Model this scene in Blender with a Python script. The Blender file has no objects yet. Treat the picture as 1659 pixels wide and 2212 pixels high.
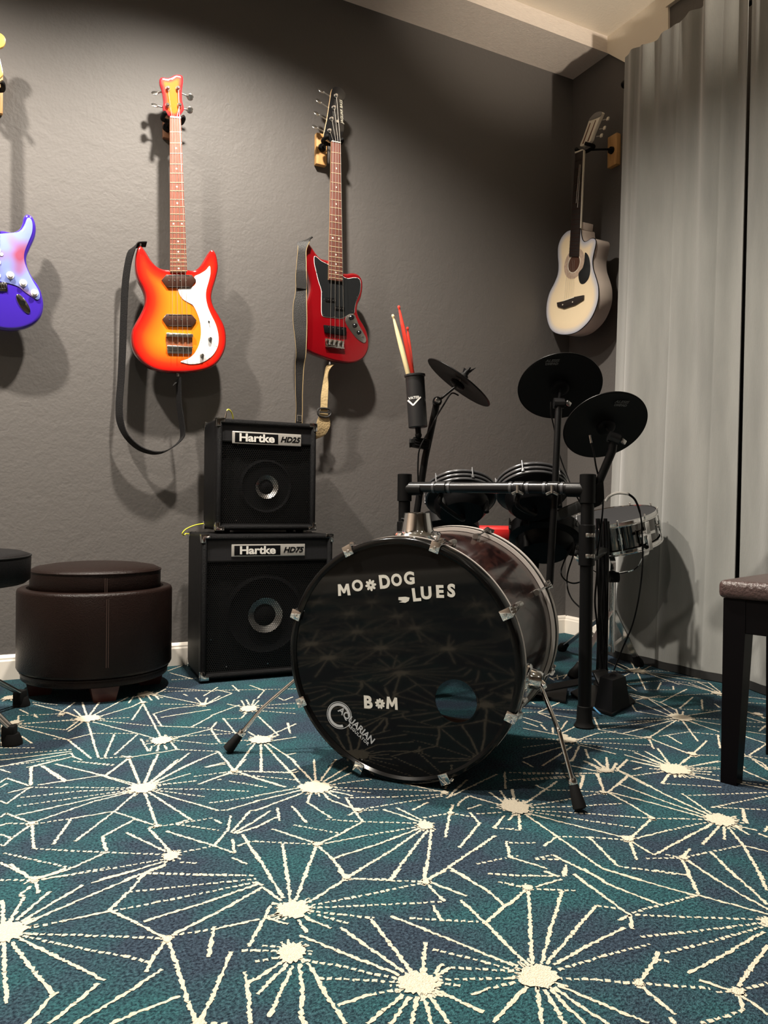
import bpy, bmesh, math, random
from mathutils import Vector, Matrix
from mathutils.geometry import delaunay_2d_cdt
PI = math.pi; R = math.radians
random.seed(7)
SC = bpy.context.scene; COL = SC.collection

# ---------------------------------------------------------------- camera
IW, IH, FPX, CH = 1659, 2212, 1653.0, 0.655
YAW, PITCH, ROLL = R(27.44), R(0.50), R(0.711)
FW = Vector((math.sin(YAW)*math.cos(PITCH), math.cos(YAW)*math.cos(PITCH), -math.sin(PITCH)))
_r = Vector((math.cos(YAW), -math.sin(YAW), 0)); _u = _r.cross(FW)
RT = _r*math.cos(ROLL) + _u*math.sin(ROLL); UP = _u*math.cos(ROLL) - _r*math.sin(ROLL)
CAM = Vector((0, 0, CH))
cd = bpy.data.cameras.new('camera'); cam = bpy.data.objects.new('camera', cd); COL.objects.link(cam)
cd.sensor_fit = 'VERTICAL'; cd.sensor_height = 24.0; cd.lens = 24.0*FPX/IH; cd.clip_start = 0.02
cam.matrix_world = Matrix.Translation(CAM) @ Matrix((RT, UP, -FW)).transposed().to_4x4()
SC.camera = cam

# ---------------------------------------------------------------- light and exposure
vs = SC.view_settings; vs.view_transform = 'Standard'; vs.look = 'None'; vs.gamma = 1.0
vs.use_curve_mapping = False; vs.exposure = 0.0
wd = bpy.data.worlds.new('world'); SC.world = wd; wd.use_nodes = True
wd.node_tree.nodes['Background'].inputs[0].default_value = (1.0, 0.9, 0.8, 1)
wd.node_tree.nodes['Background'].inputs[1].default_value = 0.008
CEIL = 2.97
CANS = [  # recessed ceiling lamps: x, y, watts, cone half angle
    (0.74, 2.15, 470, 71), (-0.62, 2.10, 540, 72), (-0.4, 0.5, 150, 66), (1.1, 0.2, 8, 66),
    (-0.6, -1.3, 18, 70), (1.2, -1.3, 10, 70)]
AIM = ((1.95, -0.55, 1.52), (2.2, 2.15, 2.97), 480, 14)      # added unseen spotlight that brightens the ceiling corner and beam

# ---------------------------------------------------------------- helpers
def P(px, py, x=None, y=None, z=None, d=None, pl=None):
    """point of the place seen at a photo pixel, on a given plane or at a given depth"""
    r = FW + RT*((px-IW/2)/FPX) + UP*((IH/2-py)/FPX)
    if z is not None: t = (z-CH)/r.z
    elif y is not None: t = y/r.y
    elif x is not None: t = x/r.x
    elif pl is not None: t = (pl[0]-CAM).dot(pl[1])/r.dot(pl[1])
    else: t = d
    return CAM + r*t
def V(*a): return Vector(a)

MATS = {}
def mat(name, col, rough=0.5, metal=0.0, coat=0.0, bump=0.0, bscale=200.0, col2=None, nscale=8.0, sheen=0.0,
        emit=None, spec=0.5, stretch=None, detail=4.0, croughness=0.05, thr=(0.35, 0.65)):
    m = bpy.data.materials.new(name); m.use_nodes = True; nt = m.node_tree; b = nt.nodes['Principled BSDF']
    b.inputs['Base Color'].default_value = (*col, 1); b.inputs['Roughness'].default_value = rough
    b.inputs['Metallic'].default_value = metal; b.inputs['Coat Weight'].default_value = coat
    b.inputs['Coat Roughness'].default_value = croughness
    b.inputs['Specular IOR Level'].default_value = spec
    b.inputs['Sheen Weight'].default_value = sheen
    tc = nt.nodes.new('ShaderNodeTexCoord'); mp = nt.nodes.new('ShaderNodeMapping')
    nt.links.new(tc.outputs['Object'], mp.inputs[0])
    if stretch: mp.inputs['Scale'].default_value = stretch
    if col2 is not None:
        n = nt.nodes.new('ShaderNodeTexNoise'); n.inputs['Scale'].default_value = nscale; n.inputs['Detail'].default_value = detail
        cr = nt.nodes.new('ShaderNodeValToRGB'); cr.color_ramp.elements[0].position = thr[0]; cr.color_ramp.elements[1].position = thr[1]
        cr.color_ramp.elements[0].color = (*col, 1); cr.color_ramp.elements[1].color = (*col2, 1)
        nt.links.new(mp.outputs[0], n.inputs[0]); nt.links.new(n.outputs[0], cr.inputs[0]); nt.links.new(cr.outputs[0], b.inputs['Base Color'])
    if bump:
        n = nt.nodes.new('ShaderNodeTexNoise'); n.inputs['Scale'].default_value = bscale; n.inputs['Detail'].default_value = 5
        bp = nt.nodes.new('ShaderNodeBump'); bp.inputs['Strength'].default_value = bump; bp.inputs['Distance'].default_value = 0.01
        nt.links.new(mp.outputs[0], n.inputs[0]); nt.links.new(n.outputs[0], bp.inputs['Height']); nt.links.new(bp.outputs[0], b.inputs['Normal'])
    if emit: b.inputs['Emission Color'].default_value = (*emit[0], 1); b.inputs['Emission Strength'].default_value = emit[1]
    MATS[name] = m; return m

ORG = {}            # object name -> world origin its mesh is written about
def finish(name, me, m, parent, loc, smooth=40):
    for x in (m if isinstance(m, (list, tuple)) else [m]): me.materials.append(x)
    o = bpy.data.objects.new(name, me); COL.objects.link(o)
    if parent is not None:
        o.parent = parent; ORG[o.name] = ORG[parent.name]
    else:
        o.location = loc; ORG[o.name] = Vector(loc)
    if smooth:
        me.polygons.foreach_set('use_smooth', [True]*len(me.polygons)); me.set_sharp_from_angle(angle=R(smooth))
    return o

class MB:
    def __init__(s): s.bm = bmesh.new()
    def _mark(s, faces, mi, ):
        for f in faces: f.material_index = mi
    def merge(s, bm2, M=None, mi=0):
        if M is not None: bmesh.ops.transform(bm2, matrix=M, verts=bm2.verts)
        mp = {v: s.bm.verts.new(v.co) for v in bm2.verts}
        for f in bm2.faces:
            try: nf = s.bm.faces.new([mp[v] for v in f.verts]); nf.material_index = mi
            except ValueError: pass
        bm2.free(); return s
    def box(s, c, size, rot=None, bev=0.0, mi=0, seg=2):
        b = bmesh.new(); bmesh.ops.create_cube(b, size=1.0)
        bmesh.ops.scale(b, vec=Vector(size), verts=b.verts)
        if bev: bmesh.ops.bevel(b, geom=b.edges[:], offset=bev, segments=seg, affect='EDGES', profile=0.5)
        M = Matrix.Translation(Vector(c))
        if rot is not None: M = M @ (Matrix.Rotation(rot, 4, 'Z') if not isinstance(rot, Matrix) else rot.to_4x4())
        return s.merge(b, M, mi)
    def grid(s, rings, close_u=True, cap0=False, cap1=False, mi=0):
        vr = [[s.bm.verts.new(p) for p in r] for r in rings]; n = len(vr[0])
        for i in range(len(vr)-1):
            for j in range(n if close_u else n-1):
                k = (j+1) % n
                try: s.bm.faces.new((vr[i][j], vr[i][k], vr[i+1][k], vr[i+1][j])).material_index = mi
                except ValueError: pass
        if cap0: s.bm.faces.new(list(reversed(vr[0]))).material_index = mi
        if cap1: s.bm.faces.new(vr[-1]).material_index = mi
        return s
    def lathe(s, prof, o, axis, n=40, cap0=False, cap1=False, mi=0, a0=0, a1=None):
        A = Vector(axis).normalized(); X = A.orthogonal().normalized() if abs(A.z) > 0.999 else A.cross(V(0,0,1)).normalized()
        Y = A.cross(X); o = Vector(o); rings = []
        for (r, h) in prof:
            r = max(r, 1e-5)
            if a1 is None: ts = [2*PI*k/n for k in range(n)]
            else: ts = [a0+(a1-a0)*k/n for k in range(n+1)]
            rings.append([o + A*h + X*(r*math.cos(t)) + Y*(r*math.sin(t)) for t in ts])
        return s.grid(rings, close_u=(a1 is None), cap0=cap0, cap1=cap1, mi=mi)
    def cyl(s, p0, p1, r0, r1=None, n=20, mi=0, bev=0.0):
        p0, p1 = Vector(p0), Vector(p1); L = (p1-p0).length; r1 = r0 if r1 is None else r1
        pr = [(r0, 0), (r1, L)] if not bev else [(r0-bev, 0), (r0, bev), (r1, L-bev), (r1-bev, L)]
        return s.lathe(pr, p0, p1-p0, n, True, True, mi)
    def ring(s, o, axis, r0, r1, h0, h1, n=72, bev=0.0, mi=0):
        b = bev
        pr = [(r0, h0+b), (r0+b, h0), (r1-b, h0), (r1, h0+b), (r1, h1-b), (r1-b, h1), (r0+b, h1), (r0, h1-b), (r0, h0+b)] if b else \
             [(r0, h0), (r1, h0), (r1, h1), (r0, h1), (r0, h0)]
        return s.lathe(pr, o, axis, n, mi=mi)
    def tube(s, pts, r, n=8, mi=0, sm=6):
        pts = spline(pts, sm) if sm else [Vector(p) for p in pts]
        T = [(pts[min(i+1, len(pts)-1)]-pts[max(i-1, 0)]).normalized() for i in range(len(pts))]
        X = T[0].orthogonal().normalized(); rings = []
        for i, p in enumerate(pts):
            X = (X - T[i]*X.dot(T[i])).normalized(); Y = T[i].cross(X)
            rr = r(i/(len(pts)-1)) if callable(r) else r
            rings.append([p + X*(rr*math.cos(2*PI*k/n)) + Y*(rr*math.sin(2*PI*k/n)) for k in range(n)])
        return s.grid(rings, cap0=True, cap1=True, mi=mi)
    def ribbon(s, pts, wv, th=0.003, sm=6, mi=0):
        """flat strap through pts, wv = half width vectors at each point"""
        n = len(pts); pp = spline(pts, sm); ww = spline(wv, sm) if not isinstance(wv, Vector) else [wv]*len(pp)
        rings = []
        for i, p in enumerate(pp):
            T = (pp[min(i+1, len(pp)-1)]-pp[max(i-1, 0)]).normalized(); w = ww[i]; N = T.cross(w)
            N = N.normalized()*th/2 if N.length > 1e-9 else V(0, 0, th/2)
            rings.append([p-w-N, p+w-N, p+w+N, p-w+N])
        return s.grid(rings, cap0=True, cap1=True, mi=mi)
    def prism(s, poly, dv, mi=0, bev=0.0):
        b = bmesh.new(); poly = [Vector(p) for p in poly]; dv = Vector(dv)
        a = [b.verts.new(p) for p in poly]; c = [b.verts.new(p+dv) for p in poly]
        b.faces.new(a); b.faces.new(list(reversed(c)))
        for i in range(len(poly)):
            j = (i+1) % len(poly); b.faces.new((a[i], c[i], c[j], a[j]))
        bmesh.ops.recalc_face_normals(b, faces=b.faces)
        if bev: bmesh.ops.bevel(b, geom=b.edges[:], offset=bev, segments=2, affect='EDGES', profile=0.5)
        return s.merge(b, None, mi)
    def ball(s, c, r, sc=(1, 1, 1), mi=0, n=16):
        b = bmesh.new(); bmesh.ops.create_uvsphere(b, u_segments=n, v_segments=n//2+2, radius=r)
        bmesh.ops.scale(b, vec=Vector(sc), verts=b.verts); return s.merge(b, Matrix.Translation(Vector(c)), mi)
    def islands(s):
        seen = set(); out = []
        for v in s.bm.verts:
            if v in seen: continue
            st = [v]; seen.add(v); g = []
            while st:
                a = st.pop(); g.append(a)
                for e in a.link_edges:
                    b = e.other_vert(a)
                    if b not in seen: seen.add(b); st.append(b)
            out.append(g)
        return out
    def each(s, name, m, parent, smooth=40):
        """every separate piece becomes an object of its own"""
        res = []
        for g in s.islands():
            q = MB(); mp = {v: q.bm.verts.new(v.co) for v in g}; fs = {f for v in g for f in v.link_faces}
            for f in fs: q.bm.faces.new([mp[v] for v in f.verts])
            res.append(q.build(name, m, parent, smooth=smooth))
        s.bm.free(); return res
    def split(s, name, rest, m, parent, smooth=40, m2=None):
        """the largest piece is the part, the other pieces are its sub-parts"""
        def size(g):
            return math.prod([max(v.co[k] for v in g)-min(v.co[k] for v in g)+.002 for k in range(3)])
        gs = sorted(s.islands(), key=size, reverse=True); main = None
        for g in gs:
            q = MB(); mp = {v: q.bm.verts.new(v.co) for v in g}; fs = {f for v in g for f in v.link_faces}
            for f in fs: q.bm.faces.new([mp[v] for v in f.verts])
            o = q.build(name if main is None else rest, m if main is None else (m2 or m), parent if main is None else main, smooth=smooth)
            main = main or o
        s.bm.free(); return main
    def build(s, name, m, parent=None, loc=None, smooth=40, recalc=True):
        if recalc: bmesh.ops.recalc_face_normals(s.bm, faces=s.bm.faces)
        if parent is not None: o = ORG[parent.name]
        else:
            if loc is None:
                vsx = [v.co for v in s.bm.verts]
                loc = V((min(v.x for v in vsx)+max(v.x for v in vsx))/2, (min(v.y for v in vsx)+max(v.y for v in vsx))/2, min(v.z for v in vsx))
            o = Vector(loc)
        bmesh.ops.translate(s.bm, vec=-o, verts=s.bm.verts)
        me = bpy.data.meshes.new(name); s.bm.to_mesh(me); s.bm.free()
        return finish(name, me, m, parent, loc if loc is not None else o, smooth)

def spline(pts, k=6, closed=False):
    p = [Vector(q) for q in pts]; n = len(p)
    if n < 3 and not closed: return [p[0].lerp(p[-1], i/k) for i in range(k+1)]
    out = []
    for i in range(n if closed else n-1):
        a, b, c, d = (p[(i-1) % n], p[i], p[(i+1) % n], p[(i+2) % n]) if closed else (p[max(i-1, 0)], p[i], p[i+1], p[min(i+2, n-1)])
        for j in range(k):
            t = j/k
            out.append(0.5*((2*b)+(c-a)*t+(2*a-5*b+4*c-d)*t*t+(3*b-a-3*c+d)*t**3))
    if not closed: out.append(p[-1])
    return out

def tag(o, label=None, cat=None, group=None, kind=None):
    if label: o['label'] = label
    if cat: o['category'] = cat
    if group: o['group'] = group
    if kind: o['kind'] = kind
    return o
def thing(name, loc, label, cat, group=None):
    o = bpy.data.objects.new(name, None); COL.objects.link(o); o.empty_display_size = 0.05
    o.location = loc; ORG[o.name] = Vector(loc); return tag(o, label, cat, group)
def copy_tree(o, parent=None):
    c = o.copy(); COL.objects.link(c); c.parent = parent; ORG[c.name] = ORG[o.name].copy()
    for ch in [x for x in COL.objects if x.parent == o]: copy_tree(ch, c)
    return c

def textmesh(txt, size, extrude=0.0008, bold=0.0, shear=0.0, sx=1.0, spacing=1.0):
    cu = bpy.data.curves.new('t', 'FONT'); cu.body = txt; cu.size = size; cu.extrude = extrude; cu.offset = bold
    cu.shear = shear; cu.align_x = 'CENTER'; cu.align_y = 'CENTER'; cu.resolution_u = 4; cu.space_character = spacing
    ob = bpy.data.objects.new('t', cu); COL.objects.link(ob); dg = bpy.context.evaluated_depsgraph_get()
    me = bpy.data.meshes.new_from_object(ob.evaluated_get(dg)); bpy.data.objects.remove(ob); bpy.data.curves.remove(cu)
    b = bmesh.new(); b.from_mesh(me); bpy.data.meshes.remove(me)
    if sx != 1.0: bmesh.ops.scale(b, vec=V(sx, 1, 1), verts=b.verts)
    return b
def frame(o, x, y):
    x = Vector(x).normalized(); y = Vector(y); y = (y - x*y.dot(x)).normalized(); z = x.cross(y)
    return Matrix.Translation(Vector(o)) @ Matrix((x, y, z)).transposed().to_4x4()

class Plane:
    """a hanging plane: kind 'y' faces the camera side of the back wall, kind 'x' faces left from the right wall"""
    def __init__(s, kind, at, off=(0, 0), sc=1.0): s.k, s.at, s.off, s.sc = kind, at, off, sc
    def px(s, a, b): return s.off[0]+a/s.sc, s.off[1]+b/s.sc
    def uv(s, a, b):
        p = P(*s.px(a, b), **{s.k: s.at}); return Vector((p.x if s.k == 'y' else -p.y, p.z))
    def w(s, uv, n=0.0): return V(uv[0], s.at-n, uv[1]) if s.k == 'y' else V(s.at-n, -uv[0], uv[1])
    def N(s): return V(0, -1, 0) if s.k == 'y' else V(-1, 0, 0)
    def U(s): return V(1, 0, 0) if s.k == 'y' else V(0, -1, 0)
    def pt(s, a, b, n=0.0): return s.w(s.uv(a, b), n)

def resample(uv, step):
    out = []; n = len(uv); acc = 0
    tot = sum((uv[(i+1) % n]-uv[i]).length for i in range(n)); m = max(8, int(tot/step)); st = tot/m
    i = 0; pos = 0.0; nxt = 0.0; cum = 0.0
    for i in range(n):
        L = (uv[(i+1) % n]-uv[i]).length
        while nxt < cum+L-1e-9 and len(out) < m:
            out.append(uv[i].lerp(uv[(i+1) % n], (nxt-cum)/L)); nxt += st
        cum += L
    return out
def inset(uv, d):
    n = len(uv); area = sum(uv[i].x*uv[(i+1) % n].y-uv[(i+1) % n].x*uv[i].y for i in range(n)); sg = 1 if area > 0 else -1
    out = []
    for i in range(n):
        t = (uv[(i+1) % n]-uv[i-1]).normalized(); out.append(uv[i]+Vector((-t.y, t.x))*d*sg)
    return out
def inside(p, poly):
    c = False; n = len(poly)
    for i in range(n):
        a, b = poly[i], poly[i-1]
        if (a.y > p.y) != (b.y > p.y) and p.x < (b.x-a.x)*(p.y-a.y)/(b.y-a.y)+a.x: c = not c
    return c
def edist(p, poly):
    m = 9.0; n = len(poly)
    for i in range(n):
        a, b = poly[i], poly[(i+1) % n]; ab = b-a; t = max(0, min(1, (p-a).dot(ab)/max(ab.length_squared, 1e-12)))
        m = min(m, (p-a-ab*t).length)
    return m
def fill(outer, holes=(), inner=()):
    """triangulate outline with holes; returns (2d verts, faces)"""
    vs_ = list(outer); edges = [(i, (i+1) % len(outer)) for i in range(len(outer))]
    for h in holes:
        b = len(vs_); vs_ += list(h); edges += [(b+i, b+(i+1) % len(h)) for i in range(len(h))]
    vs_ += list(inner)
    co, ed, fa, *_ = delaunay_2d_cdt([Vector(v) for v in vs_], edges, [], 0, 1e-6)
    res = []
    for f in fa:
        c = sum((co[i] for i in f), Vector((0, 0)))/len(f)
        if inside(c, outer) and not any(inside(c, h) for h in holes): res.append(f)
    return co, res

def slab(name, pl, pts, n0, n1, rnd, m, parent, step=0.007, closed_spline=True, dist=False, grid=0.014, hole=None, k=6, raw=False):
    """plate of outline pts (tile coords) from depth n0 (back) to n1 (front, towards the viewer), edges rounded by rnd"""
    uv = pts if raw else [pl.uv(*q) for q in pts]
    if closed_spline: uv = [Vector((p.x, p.y)) for p in spline([Vector((a.x, a.y, 0)) for a in uv], k, True)]
    uv = resample(uv, step) if step else uv
    steps = 4 if rnd > 0.003 else (2 if rnd > 0 else 0)
    mb = MB(); bm = mb.bm; rings = []; dv = []
    if rnd > 0:
        prof = [(rnd*(1-math.sin(PI/2*i/steps)), n1-rnd*(1-math.cos(PI/2*i/steps))) for i in range(steps+1)]
        prof += [(rnd*(1-math.cos(PI/2*i/steps)), n0+rnd*(1-math.sin(PI/2*i/steps))) for i in range(steps+1)]
    else: prof = [(0, n1), (0, n0)]
    for (d, n) in prof:
        q = inset(uv, d) if d > 1e-6 else uv; rings.append([pl.w(p, n) for p in q])
    f_in = inset(uv, prof[0][0]) if prof[0][0] > 1e-6 else uv
    b_in = inset(uv, prof[-1][0]) if prof[-1][0] > 1e-6 else uv
    mb.grid(rings)
    inner = []
    if dist:
        x0, x1 = min(p.x for p in uv), max(p.x for p in uv); y0, y1 = min(p.y for p in uv), max(p.y for p in uv)
        gx = x0
        while gx < x1:
            gy = y0
            while gy < y1:
                q = Vector((gx, gy))
                if inside(q, f_in) and edist(q, f_in) > 0.004: inner.append(q)
                gy += grid
            gx += grid
    co, fa = fill(f_in, [hole] if hole else [], inner)
    vv = [bm.verts.new(pl.w(c, prof[0][1])) for c in co]
    for f in fa:
        try: bm.faces.new([vv[i] for i in f])
        except ValueError: pass
    if hole: mb.grid([[pl.w(p, prof[0][1]) for p in hole], [pl.w(p, n0+0.004) for p in hole]])
    co, fa = fill(b_in); vb = [bm.verts.new(pl.w(c, n0)) for c in co]
    for f in fa:
        try: bm.faces.new([vb[i] for i in f])
        except ValueError: pass
    bmesh.ops.remove_doubles(bm, verts=bm.verts, dist=2e-5)
    if dist:
        lay = bm.verts.layers.float.new('edge_dist')
        for v in bm.verts:
            q = Vector((v.co.x if pl.k == 'y' else -v.co.y, v.co.z))
            nn = (pl.at-v.co.y) if pl.k == 'y' else (pl.at-v.co.x)
            v[lay] = edist(q, uv) if nn > n1-rnd*1.01 else -(n1-rnd-nn)
    return mb.build(name, m, parent, smooth=35)

# ---------------------------------------------------------------- materials
def wallmat(name, col, rough=0.6, bump=0.17):
    m = mat(name, col, rough, spec=0.4); nt = m.node_tree; b = nt.nodes['Principled BSDF']
    tc = nt.nodes.new('ShaderNodeTexCoord'); n1 = nt.nodes.new('ShaderNodeTexNoise'); n2 = nt.nodes.new('ShaderNodeTexNoise')
    n1.inputs['Scale'].default_value = 17; n1.inputs['Detail'].default_value = 4; n1.inputs['Distortion'].default_value = .8
    n2.inputs['Scale'].default_value = 95; n2.inputs['Detail'].default_value = 5
    a = nt.nodes.new('ShaderNodeMath'); a.operation = 'MULTIPLY_ADD'; a.inputs[1].default_value = 0.6
    bp = nt.nodes.new('ShaderNodeBump'); bp.inputs['Strength'].default_value = bump; bp.inputs['Distance'].default_value = 0.012
    nt.links.new(tc.outputs['Object'], n1.inputs[0]); nt.links.new(tc.outputs['Object'], n2.inputs[0])
    nt.links.new(n2.outputs[0], a.inputs[0]); nt.links.new(n1.outputs[0], a.inputs[2]); nt.links.new(a.outputs[0], bp.inputs['Height'])
    nt.links.new(bp.outputs[0], b.inputs['Normal']); return m
M_wall = wallmat('charcoal wall paint', (0.100, 0.092, 0.087))
M_wallb = wallmat('tan wall paint', (0.20, 0.155, 0.12))
M_cream = mat('cream paint', (0.82, 0.74, 0.62), 0.6, bump=0.15, bscale=90)
M_beam = mat('beam cream wood grain', (0.80, 0.72, 0.64), 0.6, bump=0.5, bscale=40, stretch=(1, 22, 22), col2=(0.70, 0.62, 0.55), nscale=30)
M_base = mat('white trim paint', (0.80, 0.74, 0.66), 0.35)
M_chrome = mat('chrome', (0.82, 0.81, 0.80), 0.10, 1.0)
M_nickel = mat('brushed nickel', (0.62, 0.60, 0.57), 0.28, 1.0)
M_black = mat('black plastic', (0.004, 0.004, 0.0045), 0.38, spec=.12)
M_blackg = mat('black gloss', (0.008, 0.008, 0.009), 0.08, coat=0.6)
M_rubber = mat('black rubber', (0.006, 0.006, 0.006), 0.7, spec=.15)
M_powder = mat('black powder coated steel', (0.0055, 0.0055, 0.0057), 0.33, bump=0.1, bscale=900, spec=.13)
M_cream_pl = mat('cream plastic', (0.78, 0.72, 0.60), 0.3)
M_white_pl = mat('white plastic', (0.85, 0.83, 0.80), 0.18, coat=0.4)

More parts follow.
